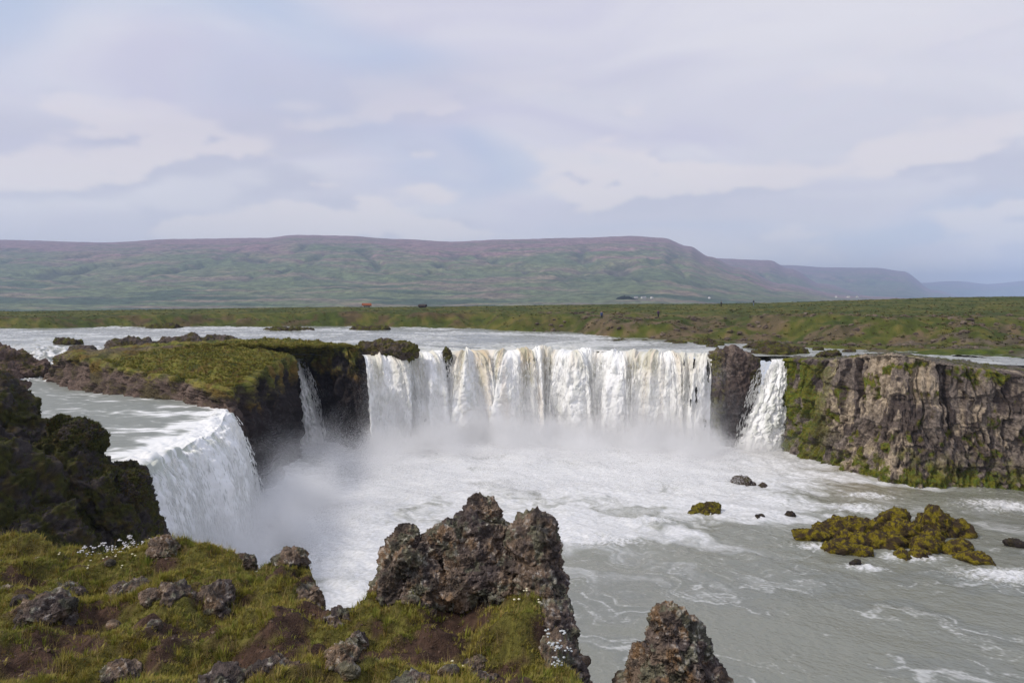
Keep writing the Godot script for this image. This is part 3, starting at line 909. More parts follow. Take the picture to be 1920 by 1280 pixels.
func right_cliff() -> void:
	var base := row([[33.4, -0.6, -93.5], [34.4, -0.6, -88.5], [36, -0.6, -83.2], [37.4, -0.6, -78.6], [38.9, -0.6, -74.2], [44.5, -0.6, -73.1], [50.5, -0.6, -72.5], [58, -0.6, -71.6], [68, -0.6, -70], [80, -0.6, -68]])
	var foot := row([[34.2, 3.6, -93.5], [35.0, 3.6, -88.8], [36.6, 3.8, -83.5], [38.0, 4.0, -79.0], [39.4, 4.2, -75.0], [45, 3.9, -74.0], [51, 3.6, -73.4], [58, 3.6, -72.6], [68, 3.6, -71], [80, 3.6, -69]])
	var rim := row([[35.0, 11.1, -94], [35.7, 11.35, -89], [37, 11.8, -84], [38.4, 12.6, -79.4], [40.1, 12.9, -75.8], [45, 11.9, -75.0], [51, 11.2, -74.5], [58, 11, -73.7], [68, 11, -72], [80, 11, -70]])
	var lip := row([[36, 11.2, -96], [37.6, 11.4, -91.5], [39.6, 11.9, -87], [41.5, 12.5, -82.5], [43.5, 12.5, -79.5], [47.5, 11.7, -78.5], [53, 11.1, -78], [60, 11, -77.5], [70, 11, -76], [82, 11, -74]])
	var back := row([[38, 10.6, -100], [42, 10.7, -97], [46, 10.9, -94], [49, 11.2, -92], [52, 11.2, -91], [57, 11.0, -90], [62, 10.9, -89], [68, 10.9, -88], [77, 10.9, -87], [90, 10.9, -86]])
	var big := noise(111, 1.0 / 4.0, 3)
	var col := cells(112, 0.5)
	var col2 := cells(113, 1.1)
	var seam := cells(118, 0.75, FastNoiseLite.RETURN_DISTANCE2_SUB)
	var ledge := cells(119, 0.8)
	var block := cells(120, 1.5)
	var crag := noise(114, 1.0 / 1.1, 5, FastNoiseLite.TYPE_SIMPLEX_SMOOTH, FastNoiseLite.FRACTAL_RIDGED)
	var fine := noise(115, 1.0 / 0.45, 4)
	var patch := noise(116, 1.0 / 3.0, 4)
	var streak := noise(117, 1.0 / 1.4, 4)
	var disp := func(p: Vector3, n: Vector3, s: float, t: float) -> Vector3:
		if n.z < 0 and absf(n.y) < 0.7: n = -n
		if n.y < -0.3: n = -n
		var run := p.x * 0.75 - p.z * 0.75
		var wob := streak.get_noise_2d(run * 0.3, p.y * 0.25) * 0.8
		var wall := sm(2.3, 2.0, t)
		var tall := sm(0.9, 1.5, t)
		var v := big.get_noise_3dv(p * Vector3(1, 0.4, 1)) * 0.7
		var u := run * 1.0 + wob
		v += (col.get_noise_2d(u, p.y * 0.03) * 0.75 + col2.get_noise_2d(u, p.y * 0.07) * 0.4) * (0.3 + 0.7 * tall)
		v -= 0.5 * sm(0.16, 0.0, seam.get_noise_2d(u, p.y * 0.05) + 1.0) * (0.25 + 0.75 * tall)       # open joints between the columns
		v += ledge.get_noise_2d(run * 0.14, p.y * 0.75) * 0.3
		v += crag.get_noise_3dv(p * Vector3(1, 0.4, 1)) * lerpf(0.5, 0.22, tall) + block.get_noise_3dv(p * Vector3(1, 0.6, 1)) * lerpf(0.3, 0.13, tall) + fine.get_noise_3dv(p * Vector3(1, 0.35, 1)) * 0.1
		var top := 0.3 * big.get_noise_2d(p.x * 1.5, p.z * 1.5) + 0.25 * crag.get_noise_2d(p.x, p.z)
		return Vector3(n.x, n.y * 0.2, n.z) * v * wall + Vector3(0, top * sm(1.9, 2.2, t), 0)
	var tint := func(p: Vector3, s: float, t: float) -> Color:
		var run := p.x * 0.75 - p.z * 0.75
		var k := patch.get_noise_3dv(p)
		var f := fine.get_noise_3dv(p)
		var st := streak.get_noise_2d(run * 0.9, p.y * 0.12)
		var c := rgb8(124, 113, 104).lerp(rgb8(174, 158, 136), sm(-0.05, 0.3, st + 0.3 * sm(0.22, 0.32, s) * sm(0.52, 0.42, s)))
		c = c.lerp(rgb8(76, 67, 64), 0.8 * sm(0.02, 0.28, streak.get_noise_2d(run * 1.1 + 70, p.y * 0.1)))
		c = c.lerp(rgb8(88, 74, 62), 0.7 * sm(0.1, 0.35, k) )
		# moss: hanging over the wall next to the fall, along the foot, and in scattered cushions
		var moss := sm(0.24, 0.12, s + 0.1 * k) * sm(-0.3, 0.0, k + 0.3 * st + 0.15 * f)
		moss = maxf(moss, sm(0.9, 0.15, t + 0.5 * k) * sm(-0.12, 0.15, patch.get_noise_3dv(p * 1.6) + 0.2 * f + 0.2 * sm(0.42, 0.5, s)))
		moss = maxf(moss, 0.9 * sm(0.27, 0.4, k + 0.15 * f + 0.14 * sm(1.7, 1.95, t)))
		c = c.lerp(rgb8(112, 110, 34).lerp(rgb8(82, 94, 36), sm(-0.1, 0.25, f)), moss)
		if t > 2.0: c = c.lerp(rgb8(104, 98, 88).lerp(rgb8(86, 86, 44), sm(0.0, 0.25, k)), sm(2.0, 2.3, t))
		return c * (1.0 + 0.3 * f)
	var o := put("cliff", loft([base, foot, rim, lip, back], false, 760, [50, 90, 20, 24], disp, tint), M.cliff)
	tag(o, "tall weathered grey and tan cliff with hanging moss above the river pool", "cliff", "", "structure")
	# square buttress between the wide fall and the right-hand one
	var bb := row([[25.2, -0.5, -97.5], [25.6, -0.5, -94.8], [28.0, -0.5, -93.8], [31.0, -0.5, -94.2], [32.2, -0.5, -96.0], [31, -0.5, -99], [28, -0.5, -99.5]])
	var bt := row([[25.3, 11.0, -97.4], [25.9, 11.4, -95.6], [28.2, 11.9, -94.8], [31.0, 11.2, -95.0], [31.9, 10.8, -96.4], [31, 11.2, -98.4], [28, 11.6, -99]])
	var bm := PackedVector3Array()
	var bc := PackedVector3Array()
	for p in bt:
		bm.append(p.lerp(Vector3(28.6, 12.6, -96.8), 0.55))
		bc.append(p.lerp(Vector3(28.6, 12.5, -96.8), 0.98))
	var bdisp := func(p: Vector3, n: Vector3, s: float, t: float) -> Vector3:
		if n.dot(p - Vector3(28.6, 6, -97)) < 0: n = -n
		return n * (big.get_noise_3dv(p) * 0.6 + crag.get_noise_3dv(p) * 0.35 + fine.get_noise_3dv(p) * 0.1 + col2.get_noise_2d(p.x * 0.8, p.y * 0.12) * 0.25)
	var btint := func(p: Vector3, s: float, t: float) -> Color:
		var k := patch.get_noise_3dv(p * 1.2)
		var f := fine.get_noise_3dv(p)
		var c := rgb8(92, 80, 74).lerp(rgb8(122, 108, 98), sm(0.0, 0.3, streak.get_noise_2d(p.x, p.y * 0.3)))
		c = c.lerp(rgb8(62, 54, 52), sm(0.75, 0.35, t))
		var moss := sm(27.6, 26.2, p.x + k) + sm(30.2, 31.4, p.x + k) * sm(0.4, 0.8, t)
		c = c.lerp(rgb8(88, 86, 30), clampf(moss, 0, 1) * sm(-0.2, 0.1, f + k) * 0.9)
		return c * (1.0 + 0.3 * f)
	var b := put("rock_buttress", loft([bb, bt, bm, bc], true, 240, [100, 20, 16], bdisp, btint), M.cliff)
	tag(b, "square mossy rock buttress standing between the wide fall and the right narrow fall", "rock", "", "structure")

var tuft_spots := PackedVector3Array()
# a heap of displaced boulders; lumps are [x, y, z, rx, ry, rz]
func heap(called: String, label: String, category: String, lumps: Array, n: int, mat: Material, rough: float, tint: Callable, sd: int, single := false, group := "", tufted := 0.0) -> Node3D:
	var big := noise(sd, 1.0, 3)
	var knob := cells(sd + 1, 1.0, FastNoiseLite.RETURN_DISTANCE)
	var crag := noise(sd + 2, 1.0, 5, FastNoiseLite.TYPE_SIMPLEX_SMOOTH, FastNoiseLite.FRACTAL_RIDGED)
	var first: Array = lumps[0]
	var at := Vector3(first[0], first[1] - first[4] * 0.8, first[2])
	var o: Node3D
	if not single: o = thing(called, label, category, at, group)
	for l in lumps:
		var size := Vector3(l[3], l[4], l[5])
		var mean := (size.x + size.y + size.z) / 3.0
		var pos := Vector3(l[0], l[1], l[2])
		var disp := func(p: Vector3, out: Vector3) -> float:
			var q := p / mean
			return mean * rough * (0.55 * big.get_noise_3dv(q * 0.9) + 0.50 * crag.get_noise_3dv(q * 1.1) - 0.36 * knob.get_noise_3dv(q * 2.4 + Vector3.ONE * big.get_noise_3dv(q * 2.0)) - 0.24 * knob.get_noise_3dv(q * 6.0) - 0.13 * knob.get_noise_3dv(q * 13.0) + 0.16 * crag.get_noise_3dv(q * 4.5) - 0.22)
		var turn := Basis(Vector3(rng.randf() - 0.5, 1, rng.randf() - 0.5).normalized(), rng.randf_range(-0.5, 0.5))
		var planes := PackedVector3Array()
		for k in 11:
			planes.append(Vector3(rng.randfn(), rng.randfn(), rng.randfn()).normalized() * rng.randf_range(0.66, 0.92))
		var m := boulder_mesh(n if size.x > first[3] * 0.7 or n > 40 else int(n * 0.6), size, turn, pos, disp, tint, planes)
		if tufted > 0:
			var pts: PackedVector3Array = m.surface_get_arrays(0)[Mesh.ARRAY_VERTEX]
			var nrm: PackedVector3Array = m.surface_get_arrays(0)[Mesh.ARRAY_NORMAL]
			for k in pts.size():
				if nrm[k].y * (1.0 if nrm[k].dot(pts[k]) > 0 else -1.0) > 0.15 and rng.randf() < tufted: tuft_spots.append(pts[k] + pos)
		if single:
			o = put(called, m, mat)
			tag(o, label, category, group)
			o.position = pos
		else:
			put("boulder", m, mat, o).position = pos - at
	return o

func lava_tint(sd: int, warm := 0.5) -> Callable:
	var patch := noise(sd, 1.1, 4)
	var speck := noise(sd + 1, 9.0, 3)
	var lichen := noise(sd + 2, 3.2, 4)
	return func(p: Vector3, out: Vector3) -> Color:
		var k := patch.get_noise_3dv(p)
		var f := speck.get_noise_3dv(p)
		var l := lichen.get_noise_3dv(p)
		var c := rgb8(122, 106, 92).lerp(rgb8(86, 77, 74), sm(-0.15, 0.25, k))
		c = c.lerp(rgb8(146, 112, 76), warm * sm(0.02, 0.28, l - k * 0.5))
		c = c.lerp(rgb8(100, 102, 84), 0.7 * sm(0.08, 0.3, lichen.get_noise_3dv(p * 0.7 + Vector3(40, 0, 0)) + 0.3 * f))
		c = c.lerp(rgb8(168, 164, 158), 0.55 * sm(0.2, 0.36, f * 0.75 + l * 0.5))
		c = c.lerp(rgb8(52, 48, 46), 0.6 * sm(0.12, 0.34, patch.get_noise_3dv(p * 2.2 + Vector3(9, 0, 0))))
		return c * (1.0 + 0.35 * f)

func moss_tint(sd: int, moss: Color, rock: Color, amount: float, scale := 1.0) -> Callable:
	var patch := noise(sd, 0.9 * scale, 4)
	var speck := noise(sd + 1, 4.0 * scale, 3)
	return func(p: Vector3, out: Vector3) -> Color:
		var k := patch.get_noise_3dv(p)
		var f := speck.get_noise_3dv(p)
		var c := rock.lerp(moss, sm(-0.2, 0.15, k + 0.3 * f + amount))
		c = c.lerp(rgb8(74, 62, 34), 0.55 * sm(0.1, 0.35, patch.get_noise_3dv(p * 1.4 + Vector3(30, 0, 0))))
		return c * (1.0 + 0.35 * f)

func left_bank_cliff() -> void:
	var tint := moss_tint(121, rgb8(62, 62, 28), rgb8(68, 62, 60), -0.06, 0.8)
	heap("mossy_cliff", "dark mossy crag at the near end of the side channel waterfall", "cliff", [
		[-28.0, 11.5, -39.2, 2.8, 2.9, 2.8], [-25.6, 9.4, -38.6, 2.4, 2.8, 2.3], [-23.35, 12.0, -38.3, 0.55, 0.65, 0.6], [-22.3, 11.35, -38.3, 1.15, 0.95, 1.2], [-23.6, 9.8, -38.2, 1.7, 2.2, 1.8],
		[-22.3, 8.9, -37.9, 1.8, 2.2, 2.2], [-20.7, 7.7, -37.9, 1.4, 2.3, 1.8], [-19.65, 8.8, -38.1, 0.75, 0.95, 0.95], [-19.9, 5.2, -38.4, 1.35, 3.6, 1.8], [-19.7, 1.6, -38.4, 1.8, 4.2, 2.2], [-20.9, 7.4, -39.6, 1.4, 2.4, 1.5],
		[-21.6, 4.5, -37.2, 2.4, 4.8, 2.6], [-24.0, 8.3, -34.6, 2.4, 3.4, 2.4], [-21.8, 6.2, -34.4, 1.9, 3.0, 2.0], [-27.0, 8.6, -35.2, 3.0, 4.0, 3.0], [-24.5, 2.0, -35.0, 4.4, 5.0, 3.4], [-31.5, 9.5, -38, 4.0, 4.6, 4.0]], 60, M.rock, 0.34, tint, 131, false, "", 0.07)
	var places := []
	var tints := PackedColorArray()
	for p in tuft_spots:
		var s := rng.randf_range(0.07, 0.2)
		places.append(Transform3D(Basis(Vector3.UP, rng.randf() * TAU).scaled(Vector3(s * 1.4, s, s * 1.4)), p - Vector3(0, 0.05, 0)))
		tints.append(rgb8(70, 72, 34).lerp([rgb8(52, 60, 30), rgb8(92, 70, 42), rgb8(88, 88, 42)][rng.randi() % 3], rng.randf()))
	tag(scatter("crag_grass", tuft_mesh(9, 31), M.blade, places, tints), "dark heath and grass clinging to the mossy crag", "grass", "", "stuff")

func river_rocks() -> void:
	var brown := moss_tint(141, rgb8(84, 82, 36), rgb8(92, 82, 74), -0.1, 0.7)
	heap("boulder", "long brown mossy boulder on the brink at the left end of the wide fall", "rock", [[-16.3, 11.8, -97.2, 4.0, 1.35, 1.6]], 44, M.cliff, 0.4, brown, 151, true)
	heap("rock_outcrop", "low lumpy grey rocks along the upstream edge of the island", "rock", [[-51.5, 11.9, -101, 3.4, 1.3, 2.2], [-46.0, 12.2, -104, 3.4, 1.2, 2.0], [-41.0, 12.4, -105.5, 2.6, 0.9, 1.8], [-55.5, 11.3, -97, 1.8, 1.2, 1.8], [-58.2, 11.4, -100, 1.4, 0.9, 1.2]], 30, M.cliff, 0.4, moss_tint(142, rgb8(78, 74, 40), rgb8(98, 88, 82), -0.2, 0.7), 152)
	heap("rock_outcrop", "brown rock mass left of the chute with a dark cut side", "rock", [[-63.5, 10.0, -91.0, 5.2, 2.5, 4.0], [-58.9, 9.9, -90.0, 2.4, 1.9, 2.6], [-67, 10.4, -95, 5.0, 1.9, 4.0], [-62.5, 9.0, -86, 4.5, 2.0, 4.0]], 44, M.cliff, 0.35, moss_tint(143, rgb8(78, 72, 38), rgb8(112, 94, 84), -0.25, 0.6), 153)
	var flat := moss_tint(144, rgb8(82, 82, 34), rgb8(76, 66, 56), 0.0, 0.8)
	for a in [["low mossy rock alone in the upper river off the stony bank", 31.4, 11.5, -120.2, 1.9, 0.75, 1.2], ["flat mossy rock islet in the shallows behind the buttress", 38.2, 11.4, -111, 3.4, 0.6, 2.0], ["brown rocks awash just above the right narrow fall", 36.4, 11.3, -100.6, 3.6, 0.8, 1.8], ["round dark boulder on the cliff edge beside shallow water", 38.7, 11.7, -91.0, 1.3, 0.75, 1.0],
		["flat grassy islet near the far bank beyond the brink boulder", -31.7, 11.8, -163, 4.8, 0.6, 2.2], ["thin low islet in the far river behind the island", -47.9, 11.85, -160, 5.2, 0.4, 2.0], ["small dark islet at the far bank behind the island rocks", -79.3, 11.9, -171, 5.0, 0.7, 2.0], ["long low rock in the river upstream of the chute", -71.1, 11.65, -119, 3.0, 0.5, 1.2], ["dark rock tooth splitting the water on the brink of the wide fall", -8.7, 11.0, -100.3, 0.55, 1.2, 0.6]]:
		heap("river_rock", a[0], "rock", [[a[1], a[2], a[3], a[4], a[5], a[6]]], 26, M.cliff, 0.4, flat, 160 + int(absf(a[1])), true)
	for k in 16:
		var x := rng.randf_range(18, 56)
		var z := rng.randf_range(-1.0, 9.0) + shore(x) 
		if z > -97: z = -97 - rng.randf() * 4.0
		heap("shallows_rock", "small brown stone in the shallows by the right bank", "rock", [[x, 11.4, z, rng.randf_range(0.4, 1.3), rng.randf_range(0.2, 0.4), rng.randf_range(0.4, 0.8)]], 10, M.cliff, 0.4, flat, 200 + k, true, "stones in the shallows by the right bank")
	# pool
	heap("pool_rock", "brown boulder with a small dark companion below the right narrow fall", "rock", [[23.2, 0.25, -73.8, 1.1, 0.65, 0.8], [24.9, 0.05, -73.2, 0.5, 0.35, 0.4]], 30, M.rock, 0.4, moss_tint(145, rgb8(70, 66, 40), rgb8(82, 72, 66), -0.3, 1.5), 171)
	heap("pool_rock", "single yellow mossy slab rock splitting the current of the pool", "rock", [[17.2, 0.1, -64.8, 1.35, 0.6, 0.9], [16.0, -0.1, -64.6, 0.5, 0.35, 0.5]], 34, M.rock, 0.36, moss_tint(146, rgb8(112, 104, 28), rgb8(62, 52, 36), 0.05, 2.0), 172)
	for a in [["tiny dark stone with a white wave behind it in the pool", 21.1, -62.5, 0.45], ["tiny dark stone upstream of the mossy islet", 24.0, -63.4, 0.4], ["dark brown stone alone in the water right of the mossy islet", 38.2, -55.8, 0.75], ["tiny black stone with foam just below the mossy islet", 24.2, -51.6, 0.4]]:
		heap("pool_stone", a[0], "rock", [[a[1], 0.05, a[2], a[3], 0.35, a[3] * 0.7]], 16, M.rock, 0.4, moss_tint(147, rgb8(60, 54, 38), rgb8(54, 48, 46), -0.2, 2.0), 173, true)
	var gold := moss_tint(148, rgb8(118, 106, 22), rgb8(66, 54, 38), 0.0, 1.5)
	heap("rock_islet", "cluster of boulders thick with golden moss in the middle of the river", "rock", [
		[27.6, 0.35, -58.4, 2.3, 0.85, 1.5], [25.4, 0.25, -58.6, 1.7, 0.6, 1.0], [23.3, 0.1, -57.4, 1.4, 0.55, 0.8], [26.2, 0.15, -56.2, 1.8, 0.6, 1.1], [24.6, 0.05, -54.7, 1.4, 0.55, 0.8], [25.9, 0.0, -54.0, 0.8, 0.45, 0.6],
		[30.9, 0.6, -59.4, 1.25, 1.1, 1.1], [33.9, 0.55, -58.6, 1.9, 1.2, 1.5], [35.6, 0.2, -58.2, 1.1, 0.8, 0.9], [30.9, 0.4, -57.2, 1.9, 0.9, 1.2], [28.6, 0.2, -55.8, 1.5, 0.7, 1.0], [30.6, 0.3, -54.6, 1.1, 0.7, 0.9], [31.9, 0.3, -55.8, 1.0, 0.7, 0.8],
		[33.0, 0.05, -54.4, 1.4, 0.55, 0.9], [33.2, -0.02, -52.4, 1.25, 0.55, 0.8], [28.4, 0.0, -53.2, 0.6, 0.6, 0.6], [29.6, 0.0, -53.4, 0.8, 0.45, 0.7]], 32, M.rock, 0.42, gold, 181)

# ---------------------------------------------------------------- near bank
const EDGE := [[-16, -14.6], [-12, -13.4], [-8.7, -12.6], [-7.0, -12.45], [-6.2, -12.5], [-5.3, -12.1], [-4.5, -12.0], [-4.0, -11.5], [-3.3, -11.5], [-2.85, -10.7], [-2.8, -9.9], [-2.15, -9.5], [-1.95, -10.3], [-1.6, -10.9], [-0.4, -11.0], [0.5, -10.7], [0.8, -9.6], [0.72, -8.4], [0.72, -7.2], [1.6, -5.5], [3.0, -3.5], [5.0, 0.0], [6.0, 5.0]]
var bank_outline := PackedVector2Array()
var bank_bumps: FastNoiseLite
var bank_fine: FastNoiseLite

func from_edge(x: float, z: float) -> float:   # positive on the bank
	var best := 1e9
	for k in EDGE.size() - 1:
		var a := Vector2(EDGE[k][0], EDGE[k][1])
		var b := Vector2(EDGE[k + 1][0], EDGE[k + 1][1])
		var p := Vector2(x, z)
		var f := clampf((p - a).dot(b - a) / (b - a).length_squared(), 0, 1)
		var d := p.distance_to(a + (b - a) * f)
		best = minf(best, d)
	if bank_outline.is_empty():
		for q in EDGE: bank_outline.append(Vector2(q[0], q[1]))
		bank_outline.append_array([Vector2(6, 20), Vector2(-40, 20), Vector2(-40, -17)])
	return best if Geometry2D.is_point_in_polygon(Vector2(x, z), bank_outline) else -best

func bank_height(x: float, z: float) -> float:
	return bank_height_at(x, z, from_edge(x, z))

func bank_height_at(x: float, z: float, edge: float) -> float:
	var e := edge + 0.12 * bank_fine.get_noise_2d(x * 0.6, z * 0.6)
	var y := 14.62 + 0.42 * bank_bumps.get_noise_2d(x, z) + 0.10 * bank_fine.get_noise_2d(x, z)
	y += maxf(0, z + 7.6) * 0.29
	y += 0.12 * sm(0.6, 0.2, Vector2(x - 0.1, (z + 9.3) * 0.5).length())      # grassy hump right of the path
	y -= 0.05 * sm(0.5, 0.15, path_distance(x, z))
	if e < 0.25: y -= (0.25 - e) * 0.7
	if e < 0: y -= minf(-e, 3.0) * 3.4 + sqrt(-e) * 0.5
	return y

func path_distance(x: float, z: float) -> float:
	var pts := [Vector2(-0.4, -10.2), Vector2(-0.72, -9.6), Vector2(-0.85, -8.9), Vector2(-1.05, -8.4), Vector2(-1.7, -8.35), Vector2(-2.1, -8.5)]
	var best := 1e9
	for k in pts.size() - 1:
		var a: Vector2 = pts[k]
		var b: Vector2 = pts[k + 1]
		best = minf(best, Geometry2D.get_closest_point_to_segment(Vector2(x, z), a, b).distance_to(Vector2(x, z)))
	return best

func bareness(x: float, z: float, patch: FastNoiseLite) -> float:
	var b := sm(0.12, 0.34, patch.get_noise_2d(x, z))
	b = maxf(b, sm(0.42, 0.2, path_distance(x, z) + 0.12 * patch.get_noise_2d(x * 3.0, z * 3.0)))
	for p in [[-5.3, -8.55, 0.7], [-6.1, -9.3, 0.5], [-4.3, -8.8, 0.55], [-3.0, -8.35, 0.5], [-4.2, -9.9, 0.6], [-5.4, -9.1, 0.4]]:
		b = maxf(b, sm(1.1, 0.6, Vector2(x - p[0], (z - p[1]) * 1.6).length() / float(p[2]) + 0.5 * patch.get_noise_2d(x * 2.0, z * 2.0)))
	return b

func near_bank() -> void:
	bank_bumps = noise(191, 0.55, 4)
	bank_fine = noise(192, 2.6, 4)
	var patch := noise(193, 0.8, 4)
	var mix := noise(194, 1.5, 4)
	var nx := 460
	var nz := 330
	var edges := PackedFloat32Array()
	var bare := PackedFloat32Array()
	var verts := PackedVector3Array()
	var cols := PackedColorArray()
	for j in nz:
		var f := float(j) / (nz - 1)
		var z := lerpf(-15.5, 2.0, pow(f, 1.25))
		for i in nx:
			var x := lerpf(-15.0, 5.5, float(i) / (nx - 1))
			var e := from_edge(x, z)
			verts.append(Vector3(x, bank_height_at(x, z, e), z))
			var b := bareness(x, z, patch)
			edges.append(e)
			bare.append(b)
			var m := mix.get_noise_2d(x, z)
			var c := rgb8(100, 96, 48).lerp(rgb8(84, 74, 46), sm(-0.1, 0.3, m))
			c = c.lerp(rgb8(78, 61, 51), b)
			if e < -0.1: c = c.lerp(rgb8(70, 60, 54), 0.8)
			cols.append(c * (1.0 + 0.4 * bank_fine.get_noise_2d(x * 3.0, z * 3.0)))
	var o := put("ground", commit(verts, cols, grid_index(nx, nz)), M.soil)
	tag(o, "grassy near cliff top with bare brown earth and a trodden path", "ground", "", "structure")
	# grass
	var tufts := [tuft_mesh(12, 5, 0.7, 0.05), tuft_mesh(10, 6, 0.9, 0.06), tuft_mesh(14, 8, 0.5, 0.04), tuft_mesh(4, 9, 0.5, 0.012)]
	for kind in 4:
		var places := []
		var tints := PackedColorArray()
		for k in [66000, 50000, 12000, 3600][kind]:
			var z := -13.0 + 9.0 * pow(rng.randf(), 1.2)
			var x := rng.randf_range(0.98 * z - 1.0, 1.2)
			var gi := clampi(int((x + 15.0) / 20.5 * (nx - 1)), 0, nx - 2)
			var gj := clampi(int(pow((z + 15.5) / 17.5, 0.8) * (nz - 1)), 0, nz - 2)
			var gk := gj * nx + gi
			if edges[gk] < -0.15: continue
			var b := bare[gk]
			var low := minf(minf(verts[gk].y, verts[gk + 1].y), minf(verts[gk + nx].y, verts[gk + nx + 1].y))
			var m := mix.get_noise_2d(x, z)
			if rng.randf() < b * 0.95 - 0.06 or (kind == 2 and m < 0.05): continue
			var h: float = [0.06, 0.042, 0.12, 0.24][kind] * rng.randf_range(0.6, 1.3) * (1.0 + 0.7 * maxf(0, m))
			var spread: float = h * [0.9, 1.6, 0.6, 0.5][kind]
			var tilt := Basis(Vector3(rng.randfn(), 0, rng.randfn()).normalized(), rng.randf() * 0.3)
			places.append(Transform3D(tilt * Basis(Vector3.UP, rng.randf() * TAU).scaled(Vector3(spread, h, spread)), Vector3(x, low - 0.003, z)))
			var c := rgb8(142, 136, 58).lerp(rgb8(112, 120, 50), sm(-0.1, 0.35, mix.get_noise_2d(x * 0.6 + 20, z * 0.6)))
			c = c.lerp([rgb8(168, 150, 92), rgb8(136, 106, 62), rgb8(100, 114, 46), rgb8(146, 140, 62)][rng.randi() % 4], rng.randf() * 0.8)
			if kind == 3: c = rgb8(176, 154, 104)
			if kind == 1: c = c.lerp(rgb8(150, 130, 84), 0.35)
			tints.append(c)
		var g := scatter("bank_grass", tufts[kind], M.blade, places, tints)
		tag(g, ["short mixed olive grass over the near bank", "low matted straw coloured turf over the near bank", "tall tufts of grass standing up from the near bank", "thin dry straw stalks above the near bank grass"][kind], "grass", "", "stuff")
	# crumbs of earth and stone on the bare places
	var crumbs := []
	var crumb_tints := PackedColorArray()
	for k in 9000:
		var gi := rng.randi_range(40, nx - 60)
		var gj := rng.randi_range(40, nz - 90)
		var gk := gj * nx + gi
		if bare[gk] < rng.randf_range(0.2, 1.0) or edges[gk] < -0.1: continue
		var p := verts[gk].lerp(verts[gk + nx + 1], rng.randf()) + Vector3(rng.randfn() * 0.02, 0, 0)
		var s := 0.006 + 0.022 * pow(rng.randf(), 3.0)
		crumbs.append(Transform3D(Basis(Vector3(rng.randfn(), rng.randfn(), rng.randfn()).normalized(), rng.randf() * TAU).scaled(Vector3(s, s * 0.7, s * 1.2)), p))
		crumb_tints.append(rgb8(92, 74, 62).lerp([rgb8(124, 112, 100), rgb8(70, 56, 48)][rng.randi() % 2], rng.randf()))
	tag(scatter("earth_crumbs", chip_mesh(3), M.plain, crumbs, crumb_tints), "crumbs of earth and gravel on the bare path and hollows", "gravel", "", "stuff")
	bank_rocks()
	flowers()

func chip_mesh(sd: int) -> ArrayMesh:
	var b := ball(2)
	var r := RandomNumberGenerator.new()
	r.seed = sd
	var v := PackedVector3Array()
	for p in b[0]: v.append(p * r.randf_range(0.65, 1.15))
	return commit(v, PackedColorArray(), b[1], false)

